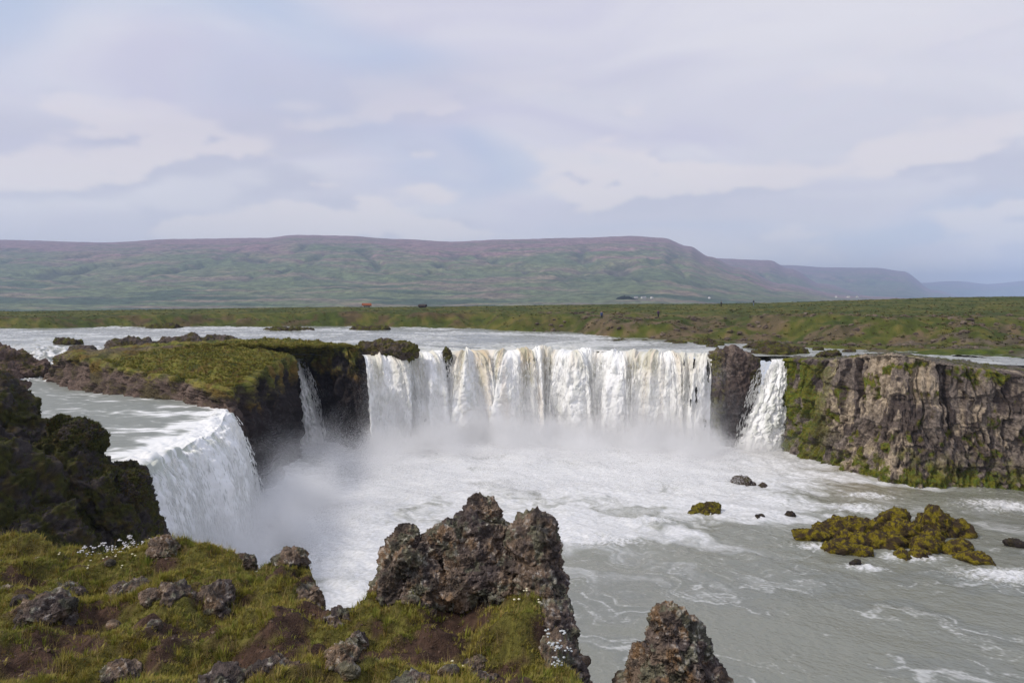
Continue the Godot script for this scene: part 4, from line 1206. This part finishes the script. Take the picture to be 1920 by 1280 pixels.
func bank_rocks() -> void:
	var lava := lava_tint(201, 0.4)
	var slim := func(l: Array) -> Array: return [(l[0] + 0.5) * 0.88 - 0.46, l[1], l[2], l[3] * 0.92, l[4], l[5]]
	heap("rock_outcrop", "big knobbly brown lava outcrop at the cliff edge where the path ends", "rock", [
		[-0.52, 15.28, -10.3, 0.50, 0.42, 0.40], [-0.46, 15.64, -10.4, 0.25, 0.26, 0.24], [-0.95, 15.35, -10.15, 0.31, 0.28, 0.3], [-1.55, 15.05, -10.0, 0.42, 0.40, 0.40], [-1.62, 15.42, -10.05, 0.17, 0.2, 0.17], [-1.22, 15.32, -10.1, 0.17, 0.2, 0.18],
		[-1.72, 14.75, -9.8, 0.34, 0.34, 0.34], [-1.3, 14.85, -9.8, 0.38, 0.32, 0.3], [-0.6, 15.02, -9.95, 0.42, 0.34, 0.3], [-0.08, 14.98, -10.1, 0.36, 0.34, 0.34], [-0.85, 14.82, -9.75, 0.34, 0.24, 0.22], [-0.25, 14.85, -9.8, 0.36, 0.24, 0.22], [-0.75, 14.3, -10.4, 1.1, 0.7, 0.5]].map(slim), 60, M.rock, 0.46, lava, 211)
	heap("rock_pillar", "dark lichen covered lava pillar dropping away right of the knobbly outcrop", "rock", [
		[0.36, 15.2, -10.0, 0.40, 0.54, 0.36], [0.45, 14.75, -9.7, 0.38, 0.5, 0.36], [0.52, 14.4, -9.2, 0.36, 0.5, 0.4], [0.60, 14.1, -8.7, 0.34, 0.5, 0.4], [0.68, 13.8, -8.3, 0.33, 0.5, 0.4], [0.72, 13.4, -7.8, 0.32, 0.6, 0.4], [0.45, 13.3, -9.2, 0.6, 1.2, 0.9]].map(slim), 60, M.rock, 0.44, lava_tint(204, 0.15), 214)
	heap("rock_pinnacle", "free standing pointed lava pinnacle with orange and white lichen", "rock", [
		[1.95, 14.50, -9.0, 0.25, 0.42, 0.26], [1.84, 14.70, -9.0, 0.14, 0.16, 0.14], [2.12, 14.25, -9.0, 0.42, 0.42, 0.36], [1.75, 14.1, -9.0, 0.32, 0.36, 0.3], [2.2, 13.8, -9.0, 0.46, 0.5, 0.4], [1.85, 13.3, -9.0, 0.6, 0.8, 0.5], [2.0, 12.0, -9.0, 0.8, 1.4, 0.7]].map(func(l: Array) -> Array: return [(l[0] - 2.0) * 0.9 + 2.0, l[1], l[2], l[3] * 0.88, l[4], l[5]]), 64, M.rock, 0.46, lava_tint(207, 0.6), 217)
	var k := 0
	for a in [["wide dark lava boulder with a pale lichen top in the middle of the near grass", -5.45, -10.5, 0.42, 0.24, 0.3], ["rounded purple brown lava boulder facing the waterfall below the edge grass", -4.05, -10.0, 0.34, 0.26, 0.3], ["pale pointed rock standing at the edge beside the white flowers", -5.85, -12.1, 0.15, 0.22, 0.15], ["dark rock step on the edge right of the pale pointed rock", -5.45, -11.5, 0.28, 0.2, 0.25], ["small rock cap on the corner of the grassy edge", -4.3, -11.75, 0.22, 0.2, 0.22],
		["upright lava stack with grass on top at the corner of the edge", -2.95, -10.5, 0.27, 0.42, 0.27], ["brown rock beside the upright lava stack on the edge", -3.35, -11.2, 0.3, 0.22, 0.25], ["blunt lava lump on the edge left of the knobbly outcrop", -2.2, -9.3, 0.26, 0.22, 0.24], ["overhanging brown earth and rock lump over a hollow in the grass", -5.85, -9.2, 0.42, 0.2, 0.3], ["large dark lava block low in the foreground grass", -3.1, -7.75, 0.36, 0.28, 0.3],
		["dark flat rock beside the large foreground lava block", -2.55, -7.9, 0.3, 0.15, 0.22], ["brown rock hump at the side of the trodden path", -1.85, -7.95, 0.26, 0.16, 0.2], ["small pointed stone standing by the path junction", -1.85, -8.75, 0.13, 0.17, 0.13], ["dark rock ridge in the grass in front of the path", -1.05, -7.45, 0.36, 0.18, 0.22], ["flat grey lichen slab in the grass left of the wide boulder", -6.4, -10.45, 0.34, 0.11, 0.22],
		["grey lichen stone cut by the left border of the grass slope", -7.75, -10.9, 0.28, 0.25, 0.25], ["low rough rock under the tall grass tuft", -4.35, -8.05, 0.3, 0.13, 0.2], ["small brown stone pair in the path hollow", -1.55, -8.2, 0.14, 0.1, 0.12], ["crumbly lava bank below the rounded purple boulder", -4.5, -9.7, 0.4, 0.18, 0.25], ["small brown rock in the grass hump right of the path", -0.45, -8.5, 0.2, 0.1, 0.14], ["little stone at the foot of the knobbly outcrop", -1.15, -9.45, 0.15, 0.13, 0.13]]:
		a[3] *= 0.66
		a[4] *= 0.75
		var lumps := [[a[1], bank_height(a[1], a[2]) - a[4] * 0.22, a[2], a[3], a[4], a[5]]]
		for q in 3:
			var x: float = a[1] + rng.randf_range(-0.9, 0.9) * a[3]
			var z: float = a[2] + rng.randf_range(-0.5, 0.8) * a[5]
			var f := rng.randf_range(0.3, 0.65)
			lumps.append([x, bank_height(x, z) - a[4] * 0.15, z, a[3] * f, a[4] * f * 1.1, a[5] * f])
		heap("lava_rock", a[0], "rock", lumps, 30, M.rock, 0.5, lava_tint(220 + k * 3, 0.3), 230 + k * 3)
		k += 1
	for q in 34:
		var z := rng.randf_range(-12.0, -7.0)
		var x := rng.randf_range(0.8 * z, 0.2)
		if from_edge(x, z) < 0.1: continue
		var s := rng.randf_range(0.04, 0.11)
		heap("pebble", "small dark lava stone half sunk in the near bank grass", "stone", [[x, bank_height(x, z) + s * 0.2, z, s * 1.3, s * 0.8, s]], 9, M.rock, 0.4, lava, 300 + q, true, "small lava stones in the near bank grass")

func flowers() -> void:
	# one plant: a stem with a cluster of small white heads
	var head := ball(3)
	for a in [[0, 26, "white flower plant in the dense clump at the cliff edge", "white flowers along the edge"], [1, 14, "single pale daisy like flower in the short grass by the edge", "pale flowers in the edge grass"], [2, 13, "silvery white flower spray growing on the dark pillar side", "white flowers on the pillar"], [3, 9, "small cream flower in the grass beside the path", "cream flowers beside the path"]]:
		for k in int(a[1]):
			var p := Vector3.ZERO
			match int(a[0]):
				0: p = Vector3(rng.randf_range(-7.0, -6.0), 0, rng.randf_range(-12.35, -11.95))
				1: p = Vector3(rng.randf_range(-7.6, -5.8), 0, rng.randf_range(-11.9, -11.0))
				2: p = Vector3(rng.randf_range(0.36, 0.62), 0, rng.randf_range(-8.45, -8.05))
				3: p = Vector3([rng.randf_range(-0.95, -0.5), rng.randf_range(0.05, 0.4)][k % 2], 0, [rng.randf_range(-8.4, -8.1), rng.randf_range(-9.3, -9.0)][k % 2])
			p.y = bank_height(p.x, p.z)
			if a[0] == 2: p.y = 14.75 - (k % 5) * 0.11
			var v := PackedVector3Array()
			var c := PackedColorArray()
			var idx := PackedInt32Array()
			var tall: float = [0.15, 0.08, 0.12, 0.08][int(a[0])] * rng.randf_range(0.7, 1.3)
			var lean := Vector3(rng.randfn() * 0.03, tall, rng.randfn() * 0.03)
			for q in 3:
				var an := q * TAU / 3
				v.append_array([Vector3(cos(an), 0, sin(an)) * 0.004, Vector3(cos(an), 0, sin(an)) * 0.003 + lean])
				c.append_array([rgb8(86, 96, 44), rgb8(96, 104, 54)])
			for q in 3:
				var b := (q + 1) % 3
				idx.append_array([q * 2, q * 2 + 1, b * 2, b * 2, q * 2 + 1, b * 2 + 1])
			for q in [6, 2, 6, 3][int(a[0])]:
				var off := lean + (Vector3(rng.randfn() * 0.028, rng.randfn() * 0.018, rng.randfn() * 0.028) if q else Vector3.ZERO)
				var s := rng.randf_range(0.010, 0.018)
				var n0 := v.size()
				for u in head[0]:
					v.append(off + u * Vector3(s, s * 0.6, s))
					c.append([rgb8(214, 212, 214), rgb8(222, 214, 180), rgb8(196, 200, 200), rgb8(224, 216, 184)][int(a[0])] * rng.randf_range(0.85, 1.05))
				for u in head[1]: idx.append(n0 + u)
			var o := put("flower", commit(v, c, idx), M.plain)
			o.position = p
			tag(o, a[2], "flower", a[3])

# ---------------------------------------------------------------- people and houses far off
func house(label: String, at: Vector3, size: Vector3, wall: Color, roof: Color, turn: float) -> void:
	var o := thing("house", label, "house", at)
	o.rotation.y = turn
	var h := size / 2
	var wv := PackedVector3Array()
	var idx := PackedInt32Array()
	for f in [[Vector3(-h.x, 0, h.z), Vector3(h.x, 0, h.z), Vector3(h.x, size.y, h.z), Vector3(-h.x, size.y, h.z)], [Vector3(h.x, 0, -h.z), Vector3(-h.x, 0, -h.z), Vector3(-h.x, size.y, -h.z), Vector3(h.x, size.y, -h.z)], [Vector3(h.x, 0, h.z), Vector3(h.x, 0, -h.z), Vector3(h.x, size.y, -h.z), Vector3(h.x, size.y, h.z)], [Vector3(-h.x, 0, -h.z), Vector3(-h.x, 0, h.z), Vector3(-h.x, size.y, h.z), Vector3(-h.x, size.y, -h.z)]]:
		var b := wv.size()
		wv.append_array(f)
		idx.append_array([b, b + 2, b + 1, b, b + 3, b + 2])
	for sx in [-1, 1]:
		var b := wv.size()
		wv.append_array([Vector3(sx * h.x, size.y, -h.z), Vector3(sx * h.x, size.y, h.z), Vector3(sx * h.x, size.y * 1.5, 0)])
		idx.append_array([b, b + 1, b + 2])
	var cols := PackedColorArray()
	cols.resize(wv.size())
	cols.fill(wall)
	put("wall", commit(wv, cols, idx, false), M.plain, o)
	var rv := PackedVector3Array()
	var ri := PackedInt32Array()
	for sz in [-1, 1]:
		for lift in [0.0, 0.25]:
			var b := rv.size()
			rv.append_array([Vector3(-h.x - 0.3, size.y - 0.15 + lift, sz * (h.z + 0.35)), Vector3(h.x + 0.3, size.y - 0.15 + lift, sz * (h.z + 0.35)), Vector3(h.x + 0.3, size.y * 1.5 + 0.05 + lift, 0), Vector3(-h.x - 0.3, size.y * 1.5 + 0.05 + lift, 0)])
			ri.append_array([b, b + 1, b + 2, b, b + 2, b + 3])
	var rc := PackedColorArray()
	rc.resize(rv.size())
	rc.fill(roof)
	put("roof", commit(rv, rc, ri, false), M.plain, o)
	for k in 3:
		var q := QuadMesh.new()
		q.size = Vector2(size.x * 0.14, size.y * 0.36)
		var m := put("window", q, M.pane, o)
		m.position = Vector3((k - 1) * size.x * 0.28, size.y * 0.55, h.z + 0.02)

# a figure from tapered capsules joined by a smooth minimum and meshed as surface nets
func person(label: String, at: Vector3, turn: float, jacket: Color, trousers: Color, stride: float) -> void:
	var bones := [[Vector3(0, 0.95, 0), Vector3(0, 1.32, 0.02), 0.145, 0.165, 1], [Vector3(-0.16, 1.38, 0), Vector3(0.16, 1.38, 0), 0.085, 0.085, 1], [Vector3(0, 1.4, 0), Vector3(0, 1.56, 0.01), 0.06, 0.055, 2], [Vector3(0, 1.62, 0.02), Vector3(0, 1.68, 0.02), 0.095, 0.1, 3]]
	for s in [-1.0, 1.0]:
		var k: float = s * stride
		bones.append([Vector3(s * 0.09, 0.92, 0), Vector3(s * 0.10, 0.5, 0.16 * k + 0.03), 0.095, 0.065, 0])
		bones.append([Vector3(s * 0.10, 0.5, 0.16 * k + 0.03), Vector3(s * 0.10, 0.08, 0.22 * k - 0.04), 0.062, 0.045, 0])
		bones.append([Vector3(s * 0.10, 0.05, 0.22 * k - 0.06), Vector3(s * 0.11, 0.04, 0.22 * k + 0.12), 0.045, 0.04, 0])
		bones.append([Vector3(s * 0.20, 1.38, 0), Vector3(s * 0.26, 1.1, -0.1 * k), 0.062, 0.05, 1])
		bones.append([Vector3(s * 0.26, 1.1, -0.1 * k), Vector3(s * 0.24, 0.88, -0.1 * k + 0.1), 0.05, 0.04, 1])
		bones.append([Vector3(s * 0.24, 0.88, -0.1 * k + 0.1), Vector3(s * 0.235, 0.8, -0.1 * k + 0.12), 0.04, 0.03, 2])
	var field := func(p: Vector3) -> Array:
		var d := 9.0
		var best := 9.0
		var part := 0
		for b in bones:
			var ab: Vector3 = b[1] - b[0]
			var f := clampf((p - b[0]).dot(ab) / ab.length_squared(), 0, 1)
			var e: float = p.distance_to(b[0] + ab * f) - lerpf(b[2], b[3], f)
			if e < best:
				best = e
				part = b[4]
			var h := clampf(0.5 + 0.5 * (d - e) / 0.04, 0, 1)
			d = lerpf(d, e, h) - 0.04 * h * (1 - h)
		return [d, part]
	var cell := 0.042
	var lo := Vector3(-0.4, -0.05, -0.42)
	var n := Vector3i(20, 45, 21)
	var val := PackedFloat32Array()
	for z in n.z:
		for y in n.y:
			for x in n.x:
				val.append(field.call(lo + Vector3(x, y, z) * cell)[0])
	var at_cell := {}
	var verts := PackedVector3Array()
	var cols := PackedColorArray()
	var idx := PackedInt32Array()
	var id := func(x: int, y: int, z: int) -> int: return (z * n.y + y) * n.x + x
	for z in n.z - 1:
		for y in n.y - 1:
			for x in n.x - 1:
				var sum := Vector3.ZERO
				var count := 0
				for e in [[0, 0, 0, 1, 0, 0], [0, 0, 0, 0, 1, 0], [0, 0, 0, 0, 0, 1], [1, 0, 0, 1, 1, 0], [1, 0, 0, 1, 0, 1], [0, 1, 0, 1, 1, 0], [0, 1, 0, 0, 1, 1], [0, 0, 1, 1, 0, 1], [0, 0, 1, 0, 1, 1], [1, 1, 0, 1, 1, 1], [1, 0, 1, 1, 1, 1], [0, 1, 1, 1, 1, 1]]:
					var a := val[id.call(x + e[0], y + e[1], z + e[2])]
					var b := val[id.call(x + e[3], y + e[4], z + e[5])]
					if (a < 0) != (b < 0):
						sum += Vector3(x + e[0], y + e[1], z + e[2]).lerp(Vector3(x + e[3], y + e[4], z + e[5]), a / (a - b))
						count += 1
				if count:
					var p := lo + sum / count * cell
					at_cell[id.call(x, y, z)] = verts.size()
					verts.append(p)
					var part: int = field.call(p)[1]
					var c: Color = [trousers, jacket, rgb8(190, 150, 126), rgb8(190, 150, 126)][part]
					if part == 3 and (p.y > 1.7 or p.z < -0.02): c = rgb8(52, 42, 36)
					if part == 0 and p.y < 0.09: c = rgb8(50, 46, 44)
					cols.append(c)
	for z in range(1, n.z - 1):
		for y in range(1, n.y - 1):
			for x in range(1, n.x - 1):
				var a := val[id.call(x, y, z)]
				for ax in 3:
					var st := [Vector3i(1, 0, 0), Vector3i(0, 1, 0), Vector3i(0, 0, 1)]
					var q: Vector3i = Vector3i(x, y, z) + st[ax]
					var b := val[id.call(q.x, q.y, q.z)]
					if (a < 0) == (b < 0): continue
					var u: Vector3i = st[(ax + 1) % 3]
					var w: Vector3i = st[(ax + 2) % 3]
					var o := Vector3i(x, y, z)
					var k := []
					for r in [o, o - u, o - u - w, o - w]: k.append(at_cell.get(id.call(r.x, r.y, r.z), -1))
					if k.has(-1): continue
					if a < 0: idx.append_array([k[0], k[2], k[1], k[0], k[3], k[2]])
					else: idx.append_array([k[0], k[1], k[2], k[0], k[2], k[3]])
	var o := put("person", commit(verts, cols, idx), M.plain)
	o.position = at
	o.rotation.y = turn
	tag(o, label, "person")

func far_things() -> void:
	M.pane = StandardMaterial3D.new()
	M.pane.albedo_color = Color(0.12, 0.14, 0.16)
	M.pane.roughness = 0.1
	for a in [["person in a blue jacket standing on the stony tongue of the far bank", 18.0, 150.0, 0.4, rgb8(70, 84, 120), rgb8(46, 46, 54), 0.3], ["person in dark purple clothes on the stony bank by the water", 29.4, 150.0, 2.2, rgb8(74, 56, 84), rgb8(44, 40, 46), 0.2], ["person in black walking along the top of the grassy bank", 56.0, 200.0, 1.6, rgb8(52, 48, 50), rgb8(44, 42, 44), 0.9], ["person with pale blue trousers walking on the grassy bank top", 64.7, 200.0, -1.4, rgb8(52, 58, 72), rgb8(108, 124, 150), 0.8]]:
		var at := Vector3(a[1], land_height(a[1], a[2]) + 0.02, -a[2])
		person(a[0], at, a[3], a[4], a[5], a[6])
	house("small white hut with a rusty roof on the edge of the plain", Vector3(-51, land_height(-51, 262) - 0.2, -262), Vector3(2.6, 0.9, 2.0), rgb8(206, 202, 196), rgb8(140, 84, 60), 0.3)
	house("small dark hut alone on the edge of the plain", Vector3(-31.4, land_height(-31.4, 262) - 0.2, -262), Vector3(2.2, 0.7, 1.8), rgb8(74, 64, 60), rgb8(66, 58, 56), -0.2)
	var k := 0
	for a in [["white farmhouse with a grey roof next to the dark grove", 0.166, 1560, 22.6], ["long white barn beside the farmhouse by the grove", 0.176, 1570, 22.4], ["white shed at the far end of the farm by the grove", 0.187, 1560, 22.6], ["lone white cottage below the purple hill shoulder", 0.264, 1800, 24.0], ["white farmhouse under the hazy flat topped hill", 0.4335, 1800, 25.5], ["pale long farm building under the hazy flat topped hill", 0.450, 1820, 26.6], ["white outbuilding at the end of the pale farm buildings", 0.462, 1800, 26.4]]:
		var d: float = a[2]
		var x: float = a[1] * d
		house(a[0], Vector3(x, EYE.y + (0.5 if k < 4 else 3.0), -d), Vector3([7, 10, 4, 3, 5, 10, 4][k], 2.8, 5.0), rgb8(226, 224, 220), rgb8(150, 146, 146), 0.3 * k)
		# the ground mound that carries it
		k += 1
	var places := []
	var tints := PackedColorArray()
	for q in 900:
		var t := rng.randf()
		var x := lerpf(222, 258, t)
		places.append(Transform3D(Basis(Vector3.UP, rng.randf() * TAU).scaled(Vector3.ONE * rng.randf_range(1.2, 2.6)), Vector3(x + rng.randfn() * 1.5, 17.5 + rng.randf() * rng.randf() * 8.0 * sin(PI * clampf(t + 0.12, 0, 1)), -1560 + rng.randfn() * 6.0)))
		tints.append(rgb8(40, 54, 34) * rng.randf_range(0.8, 1.3))
	tag(scatter("tree_grove", tuft_mesh(10, 99, 1.0, 0.4), M.blade, places, tints), "dark grove of shelter trees beside the far farmhouse", "trees", "", "stuff")

# ---------------------------------------------------------------- spray in the air
func mist() -> void:
	# each cloudlet is a loose cluster of fine drops, thick in the middle and thinning out
	var r := RandomNumberGenerator.new()
	r.seed = 404
	var clouds_of_drops := []
	for kind in 6:
		var v := PackedVector3Array()
		var idx := PackedInt32Array()
		for k in (480 if kind < 4 else 1900):
			var at := Vector3(r.randfn(), r.randfn(), r.randfn()) * 0.45
			var turn := Basis(Vector3(r.randfn(), r.randfn(), r.randfn()).normalized(), r.randf() * TAU)
			var s := r.randf_range(0.0032, 0.0075) * (1.0 if kind < 4 else 0.45)
			var b := v.size()
			for q in [Vector3(1, 1, 1), Vector3(1, -1, -1), Vector3(-1, 1, -1), Vector3(-1, -1, 1)]: v.append(at + turn * q * s)
			idx.append_array([b, b + 1, b + 2, b, b + 2, b + 3, b, b + 3, b + 1, b + 1, b + 3, b + 2])
		clouds_of_drops.append(commit(v, PackedColorArray(), idx, false))
	var wisp := noise(405, 1.0 / 6.0, 3)
	var places := [[], [], [], [], [], []]
	var cloudlet := func(p: Vector3, size: float, fine := false) -> void:
		if wisp.get_noise_3dv(p) < r.randf_range(-0.3, 0.22): return
		places[4 + r.randi() % 2 if fine or p.y > 2.4 else r.randi() % 4].append(Transform3D(Basis(Vector3(r.randfn(), r.randfn(), r.randfn()).normalized(), r.randf() * TAU).scaled(Vector3.ONE * size), p))
	# along the foot of the wide fall, thinning upwards and out over the pool
	for k in 8200:
		var x := r.randf_range(-17.5, 25)
		var out := absf(r.randfn()) * 4.5
		var y := -log(1.0 - r.randf() * 0.985) * (2.1 + 1.2 * wisp.get_noise_1d(x * 1.3) * 2.0) * exp(-out * 0.05)
		cloudlet.call(Vector3(x, y + 0.1, -98.5 + 0.012 * (x - 3.0) * (x - 3.0) + out), r.randf_range(1.0, 2.2))
	for k in 1500:
		cloudlet.call(Vector3(r.randf_range(-20, 22), 0.1 - log(1.0 - r.randf() * 0.98) * 1.0, r.randf_range(-94, -70)), r.randf_range(1.4, 2.6))
	# foot of the side channel fall, drifting out to the right
	for k in 4200:
		var out := absf(r.randfn()) * 2.8
		cloudlet.call(Vector3(-19.9 + out, 0.1 - log(1.0 - r.randf() * 0.985) * 1.7 * exp(-out * 0.06), r.randf_range(-68, -38)), r.randf_range(0.8, 1.8))
	for k in 600:
		cloudlet.call(Vector3(r.randf_range(-24, -10), 0.2 - log(1.0 - r.randf() * 0.98) * 1.9, r.randf_range(-92, -62)), r.randf_range(1.2, 2.4), true)
	# narrow falls
	for k in 330:
		cloudlet.call(Vector3(-25.5 + r.randfn() * 2.2, -log(1.0 - r.randf() * 0.98) * 1.3, -94.0 + absf(r.randfn()) * 2.0), r.randf_range(1.0, 1.8), true)
		cloudlet.call(Vector3(30.6 + r.randfn() * 2.0, -log(1.0 - r.randf() * 0.98) * 0.7, -91.8 + absf(r.randfn()) * 1.6), r.randf_range(0.8, 1.5), true)
	var o := Node3D.new()
	o.name = "mist"
	add_child(o)
	tag(o, "white spray mist drifting over the foot of the waterfalls", "mist", "", "stuff")
	for kind in 6:
		var tints := PackedColorArray()
		tints.resize(places[kind].size())
		tints.fill(Color(0.985, 0.985, 0.985))
		scatter("fine_spray", clouds_of_drops[kind], M.drop, places[kind], tints, o).set_meta("kind", "stuff")
